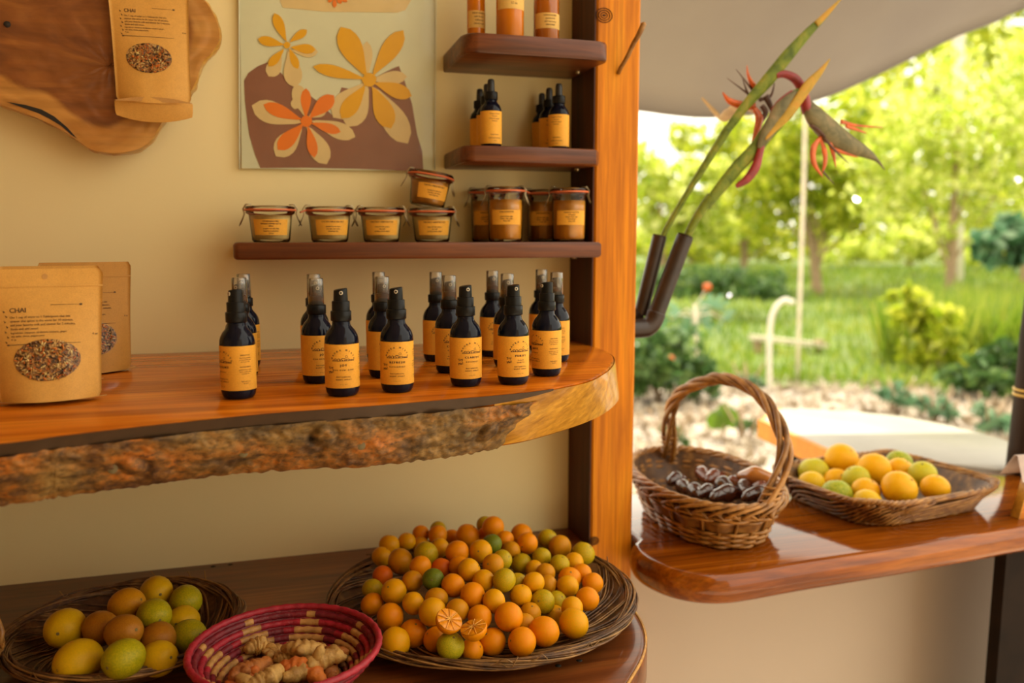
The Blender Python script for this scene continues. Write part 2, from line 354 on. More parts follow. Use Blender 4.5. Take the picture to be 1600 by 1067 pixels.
# ------------------------------------------------------------------ corner post
pr = thing('wooden_post', 'square honey-brown wooden post at the end of the cream wall', 'post', (.571, -.05, 0))
mb = MB(); x0, x1, y0, y1 = -.039, .039, -.054, .055; b = .004
def sect(z, s=0): return [(x0+b+s, y0+s, z), (x1-b-s, y0+s, z), (x1-s, y0+b+s, z), (x1-s, y1-b, z), (x1-b, y1, z), (x0+b, y1, z), (x0+s, y1-b, z), (x0+s, y0+b+s, z)]
mb.rings([sect(.03)]+[sect(.03+i*.1) for i in range(1, 26)]); mb.build('post_beam', 'post_wood', pr, smooth=False)
MB().box((-.0415, -.0535, .03), (-.0389, .0495, 2.52)).build('dark_side_layer', 'post_side', pr, smooth=False)  # thin layer, darker than the beam, over its left face
def knot(parent, px_, py_, r):
    p = ony(px_, py_, -.104)-Vector(parent.location); m = MB()
    for q in range(3):
        rr = r*(1-q*.3); m.tube([(p.x+rr*1.25*math.cos(a*PI/10), -.0545, p.z+rr*math.sin(a*PI/10)) for a in range(20)], .0007, 4, True)
    m.ball((p.x, -.054, p.z), r*.25, 10, 6, (1.3, .15, .6)); m.build('knot', 'dark_post', parent)
knot(pr, 944, 24, .011); knot(pr, 928, 845, .007)
# twig peg driven into the post front
pg = thing('twig_peg', 'small twig peg sticking out of the front of the wooden post', 'peg', tuple(ony(966, 115, -.106)))
a = Vector((0, .0, 0)); bb = ony(1006, 38, -.165)-Vector(pg.location)
MB().tube([a+(bb-a)*(i/8)+Vector((0, 0, .0012*math.sin(i*1.7))) for i in range(9)], [.0032, .0036, .0034, .0037, .0036, .0039, .0040, .0044, .0046], 9).build('twig', 'willow_dark', pg)
MB().ball(tuple(bb), .0036, 10, 6).build('cut_end', 'willow', pg)

# ------------------------------------------------------------------ three small dark shelves
def small_shelf(label, zb, th, outline, screw):
    t = thing('wall_shelf', label, 'shelf', (outline[0][0], 0, zb), 0, 'small dark shelves on the cream wall')
    o = [(x-outline[0][0], y) for x, y in outline]; cx = sum(p[0] for p in o)/len(o); cy = sum(p[1] for p in o)/len(o)
    def ins(s): return [((x-cx)*(1-s/.25)+cx, y if y > -.003 else (y-cy)*(1-s/.08)+cy) for x, y in o]
    r = []
    for z, s in ((0, .004), (.0015, .0015), (.004, 0), (th-.004, 0), (th-.0015, .0015), (th, .004)): r.append([(x, y, z) for x, y in ins(s)])
    MB().rings(r).build('board', 'shelf_dark', t, auto=50)
    p = screw; MB().lathe([(0, -.004), (.004, -.004), (.0045, -.001), (.0045, 0.0)], 12, (p[0]-outline[0][0], p[1], 0)).build('screw', 'metal_wire', t)
    return t
def arc_corner(cx, cy, r, a0, a1, n=6): return [(cx+r*math.cos(math.radians(a0+(a1-a0)*i/n)), cy+r*math.sin(math.radians(a0+(a1-a0)*i/n))) for i in range(n+1)]
E_ = X_POST-.0002
small_shelf('uppermost dark wooden shelf holding the bottles of honey', 1.719, .028,
    [(.306, -.0005), (.302, -.135)]+arc_corner(.326, -.143, .022, 190, 265, 4)+[(.40, -.166), (.49, -.165)]+arc_corner(.512, -.144, .020, -80, 0, 4)+[(E_, -.108), (E_, -.0005)], (.515, -.07))
small_shelf('dark wooden shelf with the six dropper bottles', 1.563, .024,
    [(.306, -.0005), (.303, -.125)]+arc_corner(.322, -.137, .018, 190, 265, 4)+[(.42, -.155), (.515, -.152), (.528, -.13), (E_, -.108), (E_, -.0005)], (.515, -.07))
small_shelf('long dark wooden shelf with the clip-top jars', 1.4185, .0245,
    [(-.030, -.0005), (-.030, -.115)]+arc_corner(-.020, -.120, .010, 190, 262, 4)+[(.2, -.132), (.50, -.133), (.534, -.131), (.537, -.107), (E_, -.105), (E_, -.0005)], (.515, -.06))

# ------------------------------------------------------------------ big live-edge shelf
top = [(-1.2, -.72), (-.9, -.68), (-.6, -.645), (-.40, -.615), (-.219, -.588), (-.174, -.570), (-.095, -.545), (0, -.522), (.113, -.510), (.2, -.497), (.28, -.484), (.33, -.468), (.393, -.430), (.44, -.373), (.475, -.318), (.503, -.262), (.522, -.21), (.531, -.16), (.531, -.106)]
bot = [(-1.2, -.64), (-.9, -.60), (-.6, -.565), (-.40, -.54), (-.243, -.514), (-.19, -.498), (-.10, -.476), (0, -.460), (.113, -.470), (.2, -.456), (.28, -.436), (.325, -.418), (.40, -.366), (.452, -.320), (.490, -.275), (.521, -.23), (.542, -.192), (.551, -.16), (.552, -.106)]
top = [(p.x, p.y) for p in catmull([(x, y, 0) for x, y in top], 10)]; bot = [(p.x, p.y) for p in catmull([(x, y, 0) for x, y in bot], 10)]
ZT, ZB = 1.272, 1.197; nT = len(top)
t = thing('live_edge_shelf', 'thick live-edge wooden shelf with rough bark front under the spray bottles', 'shelf', (0, 0, ZB))
def ring_at(f, z, ins=0.0):
    r = []
    for i in range(nT):
        x = bot[i][0]+(top[i][0]-bot[i][0])*f; y = bot[i][1]+(top[i][1]-bot[i][1])*f
        j, k = max(i-1, 0), min(i+1, nT-1); dx, dy = top[k][0]-top[j][0], top[k][1]-top[j][1]; L = math.hypot(dx, dy) or 1
        x += -dy/L*ins; y += dx/L*ins
        r.append((x, y, z-ZB))
    # the wooden end follows a notch round the post, then runs back along the wall
    return r+[(X_POST-.001, -.1055, z-ZB), (X_POST-.001, -.0008, z-ZB), (-1.2, -.0008, z-ZB)]
MB().rings([ring_at(0, ZB, .004), ring_at(.05, ZB+.004, .001), ring_at(.2, ZB+.015), ring_at(.8, ZB+.060), ring_at(.95, ZT-.004, .0008), ring_at(1, ZT-.0012, .0022), ring_at(1, ZT, .0045)]).build('slab', 'slab_top', t, auto=40)
# the smooth sawn right end
iS = 97
mbs = MB(); nb = nT-1-iS
def endf(a, b):
    i = iS+a*nb; k = int(min(i, nT-2)); f = i-k; z = .003+b*(ZT-ZB-.006); q = z/(ZT-ZB)
    P = lambda L: (L[k][0]+(L[k+1][0]-L[k][0])*f, L[k][1]+(L[k+1][1]-L[k][1])*f)
    pb, pt = P(bot), P(top); dx, dy = top[k+1][0]-top[k][0], top[k+1][1]-top[k][1]; L = math.hypot(dx, dy)
    e = .0016-.0012*(abs(b-.5)*2)**6; return (pb[0]+(pt[0]-pb[0])*q+dy/L*e, pb[1]+(pt[1]-pb[1])*q-dx/L*e, z)
mbs.grid(endf, nb*2, 8).build('sawn_end', 'sawn_edge', t)
# dark painted strip along the top of the front, and the bark below it
mbs = MB()
def front(i_f, q, e):
    k = int(min(i_f, nT-2)); f = i_f-k
    P = lambda L: (L[k][0]+(L[k+1][0]-L[k][0])*f, L[k][1]+(L[k+1][1]-L[k][1])*f)
    pb, pt = P(bot), P(top); dx, dy = top[k+1][0]-top[k][0], top[k+1][1]-top[k][1]; L = math.hypot(dx, dy)
    return (pb[0]+(pt[0]-pb[0])*q+dy/L*e, pb[1]+(pt[1]-pb[1])*q-dx/L*e, q*(ZT-ZB))
iE = 117
mbs.grid(lambda a, b: front(10+(iE-6-10)*a, .985-.20*b*(1-.8*max(0, a-.8)/.2), .0018+.0004*noise.noise(Vector((a*60, b*3, 0)))), 160, 3).build('painted_strip', 'painted_edge', t)
mbs = MB()
def bark(a, b):
    hi = .80+.03*noise.noise(Vector((a*34, 3, 0)))*b**5
    end = 108-9*(1-b)-2.0*noise.noise(Vector((b*5, 1, 2))); i = 10+(end-10)*a
    q = hi*b+(1-b)**5*(-.03+.045*noise.noise(Vector((a*90, 0, 5))))
    P0 = front(i, q, 0); L = P0[0]; z = P0[2]
    e = .0035+.0045*math.sin(PI*min(1, max(0, b)))**.5+.0042*noise.fractal(Vector((L*38, z*52, 1.5)), .6, 2.1, 3)+.0018*noise.noise(Vector((L*150, z*170, 3)))
    kx = ((L+.031) % .19)-.095; kz = z-.030-.012*math.sin(L*23); kr = math.hypot(kx, kz); e += .006*math.exp(-(kr/.011)**4)-.004*math.exp(-((kr-.014)/.003)**2)
    fade = min(1, (1-a)*20); return front(i, q, .0008+max(.0006, e)*fade)
mbs.grid(bark, 760, 34).build('bark', 'bark', t)
for px_, py_ in ((179, 724), (374, 710), (727, 676), (560, 690)):
    p = ony(px_, py_, -.50 if px_ < 400 else -.475); 
    k = min(range(nT), key=lambda i: abs((top[i][0]+bot[i][0])/2-p.x)); q = (p.z-ZB)/(ZT-ZB); f = front(k, q, .0088)
    m = MB().lathe([(0, -.004), (.0048, -.004), (.0050, .0006), (.0042, .0012), (0, .0013)], 14); o = m.build('plug', 'plug_grey', t); o.location = f; o.rotation_euler = (PI/2, 0, 0)

# ------------------------------------------------------------------ lower shelf
out = [(-1.2, -.82), (-.6, -.80), (.0, -.76), (.25, -.665), (.36, -.585), (.43, -.512), (.468, -.46), (.490, -.41), (.502, -.35), (.506, -.28), (.503, -.22), (.499, -.14), (.500, -.106), (.529, -.1055), (.529, -.0008), (-1.2, -.0008)]
sm = [(p.x, p.y) for p in catmull([(x, y, 0) for x, y in out[:13]], 8)]+out[13:]
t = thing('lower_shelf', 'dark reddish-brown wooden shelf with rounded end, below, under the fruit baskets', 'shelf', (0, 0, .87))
def lring(z, ins):
    n = len(sm)-3; r = []
    for i, (x, y) in enumerate(sm):
        if i < n:
            j, k = max(i-1, 0), min(i+1, n-1); dx, dy = sm[k][0]-sm[j][0], sm[k][1]-sm[j][1]; L = math.hypot(dx, dy); r.append((x-dy/L*ins, y+dx/L*ins, z))
        else: r.append((x, y, z))
    return r
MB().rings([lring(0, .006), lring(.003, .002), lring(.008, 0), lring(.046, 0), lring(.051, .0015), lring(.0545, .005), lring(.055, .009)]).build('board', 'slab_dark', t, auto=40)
n = len(sm)-3
mbs = MB(); lr = lring(.0525, .0022)[20:n]; mbs.tube(lr, .0022, 6).build('worn_edge', 'sawn_edge', t)
for px_, py_ in ((872, 1040), (333, 885), (360, 882), (905, 1032)):
    p = onz(px_, py_, .925); o = MB().lathe([(0, 0), (.004, 0), (.003, .0006), (0, .0007)], 9).build('nail_spot', 'crack_dark', t); o.location = (p.x, p.y, .055)

# ------------------------------------------------------------------ counter on the right
cf = [(.612, -.108), (.590, -.135), (.580, -.175), (.584, -.215), (.602, -.258), (.635, -.290), (.68, -.306), (.74, -.305), (.82, -.298), (1.0, -.288), (1.18, -.274), (1.32, -.262), (1.6, -.25), (1.84, -.22), (1.93, -.14), (1.92, -.06), (1.80, -.01), (1.62, .022), (1.555, .045), (1.50, .105), (1.42, .150), (1.30, .158), (1.18, .150), (.9, .150), (.66, .150), (.611, .15)]
cs = [(p.x, p.y) for p in catmull([(x, y, 0) for x, y in cf], 6)]
t = thing('wooden_counter', 'glossy reddish-brown rounded counter top under the two willow baskets', 'counter', (0, 0, .885))
CT = .05
def cring(z, ins):
    n = len(cs); r = []
    for i, (x, y) in enumerate(cs):
        j, k = max(i-1, 0), min(i+1, n-1); dx, dy = cs[k][0]-cs[j][0], cs[k][1]-cs[j][1]; L = math.hypot(dx, dy); s = ins if i < n-5 else 0
        r.append((x-dy/L*s, y+dx/L*s, z))
    return r
rs = []
for k in range(9):
    a = -PI/2+PI*k/8; rs.append(cring(CT/2+CT/2*math.sin(a), .016*(1-math.cos(a))))
MB().rings(rs).build('counter_top', 'counter', t, auto=60)
# pale table adjoining the counter outside, with an orange wooden edge
ot = [(1.368, .678), (1.46, .775), (1.515, .805), (1.60, .775), (1.70, .700), (1.78, .610), (1.825, .47), (1.83, .30), (1.80, .10), (1.76, .020), (1.63, .036), (1.570, .058), (1.515, .119), (1.44, .165), (1.315, .172), (1.325, .30), (1.345, .48)]
tb_ = thing('outdoor_table', 'pale table top with an orange wooden edge, outside behind the fruit tray', 'table', (1.55, .40, .885))
oc = [(x-1.55, y-.40) for x, y in ot]; cxo = sum(q[0] for q in oc)/len(oc); cyo = sum(q[1] for q in oc)/len(oc)
def oring(z, s): return [(cxo+(x-cxo)*s, cyo+(y-cyo)*s, z) for x, y in oc]
MB().rings([oring(.004, .985), oring(.046, .985), oring(.0500, .983), oring(.0512, .975)]).build('table_top', 'pale_top', tb_, auto=40)  # pale colour over the whole top
eb = oc[13:]+oc[:1]; m = MB(); eo = [(x, y) for x, y in eb]
rr_ = []
for i_, (x, y) in enumerate(eo[1:]): rr_.append([(x-.012, y, .0), (x+.004, y, .0), (x+.004, y, .0515), (x-.012, y, .0515)])
m.rings(rr_).build('edge_board', 'edge_orange', tb_, smooth=False)
m = MB(); rr_ = [[(x*1.0+.0, y+.004, .0), (x, y-.012, .0), (x, y-.012, .0515), (x, y+.004, .0515)] for x, y in oc[0:3]]; m.rings(rr_).build('edge_board', 'edge_orange', tb_, smooth=False)
for lx, ly in ((-.02, .30), (.22, .02)): MB().rings([[(lx+dx, ly+dy, z) for dx, dy in ((-.025, -.025), (.025, -.025), (.025, .025), (-.025, .025))] for z in (-.885, -.4, .004)]).build('leg', 'leg_wood', tb_, smooth=False)
# dark support leg under the counter, leaning bamboo pole above it
t = thing('counter_leg', 'dark brown leg holding up the counter at the right edge', 'post', (1.362, -.19, 0))
MB().rings([[(-.062+z*.012, -.03, z), (.30, -.03, z), (.30, -.008, z), (-.066+z*.012, -.008, z)] for z in (.03, .3, .6, .884)]).build('leg', 'leg_wood', t, smooth=False)
t = thing('bamboo_pole', 'dark bamboo pole with brass band standing at the right end of the counter', 'pole', (1.610, .020, .9352))
def pp(z): return (.022*z/.43, 0, z)
MB().tube([pp(i*.06) for i in range(24)], [.0405+(.0015 if i % 8 == 5 else 0) for i in range(24)], 20).build('pole', 'dark_post', t)
for z in (.175, .186): MB().lathe([(.0405, -.003), (.0435, -.003), (.0440, 0), (.0435, .003), (.0405, .003)], 24, (pp(z)[0], 0, z), caps=False).build('band', 'brass', t)
MB().ball((.0, -.040, .103), .008, 12, 8).build('knob', 'black_rubber', t)
t = thing('wooden_board', 'orange-brown upright wooden board at the right edge of the counter', 'board', (1.330, -.222, .9352), math.radians(-5))
bx = MB().rings([[(0.0+z*.25, 0, z), (.16, 0, z), (.16, .018, z), (0.0+z*.25, .018, z)] for z in (0, .030, .060, .078)]); bx.build('board', 'box_wood', t, smooth=False)
MB().box((-.0015, -.002, .0012), (.0, .018, .0765)).build('edge_strip', 'sawn_edge', t, smooth=False).rotation_euler = (0, math.radians(14), 0)
t = thing('folded_card', 'small pale lilac folded card straddling the wooden board at the right edge', 'card', (1.322, -.226, 1.0136), math.radians(-5))
MB().rings([[(-.012, -.02, .0), (.10, -.02, .0), (.10, -.019, .0008), (-.012, -.019, .0008)], [(-.004, .004, .042), (.108, .004, .042), (.108, .005, .042), (-.004, .005, .042)], [(-.004, .012, .042), (.108, .012, .042), (.108, .011, .041), (-.004, .011, .041)], [(-.012, .036, .0), (.10, .036, .0), (.10, .035, .0008), (-.012, .035, .0008)]]).build('card', 'lilac_card', t, smooth=False)

# ------------------------------------------------------------------ canvas awning outside
edge = catmull([Vector((.64, .9, 1.84)), (.85, .9, 1.825), (1.076, .9, 1.814), (1.176, .9, 1.806), (1.308, .9, 1.804), (1.497, .9, 1.826), (1.678, .9, 1.874), (1.78, .9, 1.911), (1.979, .9, 2.00), (2.159, .9, 2.083), (2.328, .9, 2.146), (2.442, .9, 2.196), (2.9, .9, 2.36)], 5)
t = thing('canvas_awning', 'beige canvas awning with curved lower edge above the garden opening', 'awning', (.64, .9, 1.8))
ne = len(edge)-1
def aw(o):
    def f(a, b):
        p = edge[int(round(a*ne))]; q = Vector((p.x*.85+.14, -.25, 2.56)); r = p+(q-p)*b; r.z += .07*math.sin(PI*b)-0; return (r.x-.64, r.y-.9, r.z-1.8+o)
    return f
m = MB().grid(aw(0), ne, 14); m2 = MB().grid(aw(.004), ne, 14)
m.add(m2.v, [tuple(reversed(f)) for f in m2.f]); n0 = (ne+1)*15
m.add([], []); m.f += [(i*15, n0+i*15, n0+(i+1)*15, (i+1)*15) for i in range(ne)]; m.m += [0]*ne
m.build('canvas', 'canvas', t)
MB().tube([(p.x-.64, p.y-.9+.001, p.z-1.8+.001) for p in edge], .004, 8).build('hem', 'canvas', t)
# ================================================================== LIVE-EDGE WALL SLAB
def at_wall(px_, py_, Y): return ony(px_, py_, Y)
t = thing('wood_slab', 'large live-edge slice of tree trunk hung on the cream wall', 'wall decoration', (-.2, -.03, 1.7))
YS = -.052
osl = [(-60, 120), (-30, 148), (0, 163), (20, 170), (60, 185), (100, 205), (125, 222), (145, 234), (175, 239), (200, 237), (220, 231), (237, 218), (250, 196), (262, 182), (280, 172), (295, 148), (305, 130), (312, 110), (318, 95), (331, 82), (341, 66), (343, 50), (337, 30), (326, 9), (312, -8), (290, -40), (240, -80), (150, -110), (40, -110), (-60, -80), (-130, -20), (-120, 60), (-90, 100)]
hsl = [(-50, 95), (-28, 112), (0, 118), (12, 125), (40, 137), (70, 145), (95, 160), (110, 175), (126, 188), (150, 198), (170, 200), (188, 192), (200, 182), (208, 168), (220, 160), (238, 150), (250, 142), (262, 130), (270, 118), (282, 102), (290, 90), (295, 80), (298, 68), (300, 55), (300, 44), (297, 30), (290, 14), (280, 0), (262, -25), (225, -55), (150, -80), (45, -80), (-45, -60), ]
def to3(P, Y): return [(q.x+.2, q.y+.03, q.z-1.7) for q in (ony(x, y, Y) for x, y in P)]
o3 = [tuple(p) for p in catmull(to3(osl, YS), 5, True)]
# rings from outline inwards; heart = 0 in the sapwood, 1 inside
cxy = Vector((sum(p[0] for p in o3)/len(o3), 0, sum(p[2] for p in o3)/len(o3)))
h3 = [tuple(p) for p in catmull(to3(hsl, YS), 5, True)]
def hnear(p):   # signed distance to heart outline: inside positive
    x, z = p[0], p[2]; ins = False; best = 9
    for i in range(len(h3)):
        x1, z1, x2, z2 = h3[i-1][0], h3[i-1][2], h3[i][0], h3[i][2]
        if (z1 > z) != (z2 > z) and x < (x2-x1)*(z-z1)/(z2-z1)+x1: ins = not ins
        dx, dz = x2-x1, z2-z1; L = dx*dx+dz*dz; u = max(0, min(1, ((x-x1)*dx+(z-z1)*dz)/L)) if L else 0
        best = min(best, math.hypot(x-x1-u*dx, z-z1-u*dz))
    return best if ins else -best
m = MB(); NR = 34; rings = []; 
for r in range(NR+1):
    f = 1-r/NR; rings.append([(cxy.x+(p[0]-cxy.x)*f, p[1]+.0015*noise.noise(Vector((p[0]*30, r*.4, p[2]*30))), cxy.z+(p[2]-cxy.z)*f) for p in o3])
m.rings(list(reversed(rings)), cap0=False, cap1=False)
heart = []
for v in m.v:
    d = hnear(v)+.004*noise.noise(Vector((v[0]*25, 0, v[2]*25))); heart.append(max(0, min(1, d/.006+.5)))
m.build('slab_face', 'slab_face', t, attr={'heart': heart})
m = MB(); er = []
for k, (dy, ins) in enumerate(((0, 0), (.006, -.0035), (.014, -.004), (.024, -.002), (.034, .003))):
    er.append([((p[0]-cxy.x)*(1-ins*4)+cxy.x+.003*noise.noise(Vector((p[0]*60, k, p[2]*60))), YS+.03+dy, (p[2]-cxy.z)*(1-ins*4)+cxy.z+.003*noise.noise(Vector((p[2]*60, k, p[0]*60)))) if k else p for p in o3])
m.rings(er, cap0=False).build('slab_edge', 'sawn_edge', t)
cr = [(10, 159), (40, 164), (65, 171), (85, 182), (105, 199), (121, 217), (112, 211), (95, 196), (78, 186), (60, 177), (38, 169)]
c3 = to3(cr, YS-.0012); m = MB(); m.add(c3, [tuple(range(len(c3)))]); m.build('crack', 'crack_dark', t, smooth=False)
p = to3([(11, 38)], YS-.001)[0]; m = MB().lathe([(.0045, 0), (.004, .001), (0, .0012)], 12); o = m.build('nail_hole', 'crack_dark', t); o.location = p; o.rotation_euler = (PI/2, 0, 0)

# ================================================================== PRINTED CLOTH IN A CLEAR SLEEVE
t = thing('printed_cloth', 'printed cloth with yellow and orange flowers in a clear sleeve on the wall', 'wall hanging', tuple(ony(528, 265, -.006)))
L0 = Vector(t.location)
def A3(x, y, Y): q = ony(350+x/3.811, y/3.811, Y)-L0; return (q.x, q.y, q.z)
def flat(poly, name, mat, Y, parent, n=3):
    P = [A3(x, y, Y) for x, y in poly]; k = len(P); m = MB(); Q = [(p[0], p[1]+.0006, p[2]) for p in P]
    m.add(P+Q, [tuple(range(k))]+[(i, (i+1) % k, k+(i+1) % k, k+i) for i in range(k)]); return m.build(name, mat, parent, smooth=False)
def petal(b, tip, w, n=9, skew=0):
    bx, by = b; tx, ty = tip; dx, dy = tx-bx, ty-by; L = math.hypot(dx, dy); ux, uy = dx/L, dy/L; l = []; r = []
    for i in range(n+1):
        s = i/n; hw = w/2*(math.sin(PI*min(1, s**1.5*.93+.02))**.8) if i < n else 0
        hw = max(hw, w*.05) if i < n else 0; off = skew*w*math.sin(PI*s)
        l.append((bx+dx*s-uy*(hw+off), by+dy*s+ux*(hw+off))); 
        if 0 < i < n: r.append((bx+dx*s+uy*(hw-off), by+dy*s-ux*(hw-off)))
    return l+r[::-1]
sheet = [(88, -90), (1262, -90), (1255, 300), (1246, 700), (1243, 1020), (700, 1012), (105, 1002), (100, 600), (96, 200)]
flat(sheet, 'cloth', 'print_mint', -.0072, t)
flat([(300, -80), (1160, -80), (1080, 60), (1030, 75), (600, 70), (350, 45)], 'folded_hem', 'print_tan', -.0078, t)
br = [(217, 1000), (185, 920), (150, 800), (125, 600), (120, 480), (145, 435), (200, 395), (262, 370), (290, 455), (335, 430), (415, 515), (420, 640), (470, 600), (500, 560), (560, 605), (650, 690), (700, 520), (800, 540), (880, 470), (1000, 410), (1042, 393), (1075, 480), (1120, 620), (1150, 800), (1180, 900), (1188, 1022), (800, 1005), (500, 998)]
flat(br, 'brown_field', 'print_brown', -.0079, t)
YK = -.0084
for b, tp, w_ in [((870, 475), (1090, 455), 80), ((860, 500), (735, 755), 150), ((890, 510), (1095, 855), 150), ((850, 490), (650, 700), 150), ((850, 470), (850, 245), 70), ((400, 300), (560, 310), 70),
                  ((345, 330), (265, 455), 90), ((440, 560), (420, 650), 60), ((465, 735), (165, 628), 135), ((520, 715), (783, 815), 100), ((495, 745), (612, 978), 120), ((470, 745), (308, 930), 130), ((485, 700), (430, 500), 90), ((385, 300), (425, 520), 110), ((500, 700), (610, 640), 70)]:
    YK -= .00004; flat(petal(b, tp, w_), 'pale_petal', 'print_tan', YK, t)
def flower(c, r, petals, mat, name):
    for q_, (b, tp, w_) in enumerate(petals): flat(petal(b, tp, w_), name, mat, -.0093-.00003*q_, t)
    flat([(c[0]+r*math.cos(a*PI/7)*(1+.1*math.sin(3*a)), c[1]+r*math.sin(a*PI/7)) for a in range(14)], 'flower_centre', mat, -.0096, t)
flower((865, 475), 42, [((850, 460), (695, 160), 135), ((880, 455), (1068, 180), 110), ((850, 472), (530, 395), 72), ((890, 490), (1118, 572), 90), ((845, 505), (700, 705), 100), ((885, 510), (995, 765), 120)], 'print_yellow', 'yellow_petal')
flower((375, 268), 20, [((372, 250), (300, 78), 62), ((390, 250), (495, 178), 48), ((395, 280), (545, 297), 58), ((388, 285), (440, 410), 48), ((360, 290), (265, 395), 52), ((360, 268), (202, 232), 58)], 'print_yellow', 'yellow_petal')
flower((490, 722), 34, [((487, 705), (488, 525), 62), ((505, 705), (655, 568), 92), ((515, 730), (695, 785), 58), ((500, 745), (540, 938), 62), ((475, 735), (320, 892), 90), ((468, 715), (235, 622), 78)], 'print_orange', 'orange_petal')
flower((655, -30), 24, [((655, -20), (620, 12), 24), ((657, -15), (660, 45), 26), ((665, -20), (700, 20), 24), ((675, -22), (735, 10), 24)], 'print_orange', 'orange_petal')
def sleeve(a, b):
    x = 84+(1268-84)*a; y = -90+(1110)*b; q = A3(x, y, -.0125); e = min(a, 1-a, 1-b)*12
    return (q[0], q[1]+.0035*(1-min(1, e))+.0016*noise.noise(Vector((a*7, b*5, 1)))+.0008*noise.noise(Vector((a*22, b*19, 3))), q[2])
MB().grid(sleeve, 50, 50).build('clear_sleeve', 'cellophane', t)
for x in (88, 1262): MB().tube([A3(x+(4 if x < 500 else -8)*i/10, -90+1100*i/10, -.0105) for i in range(11)], .0011, 5).build('sleeve_edge', 'print_mint', t)

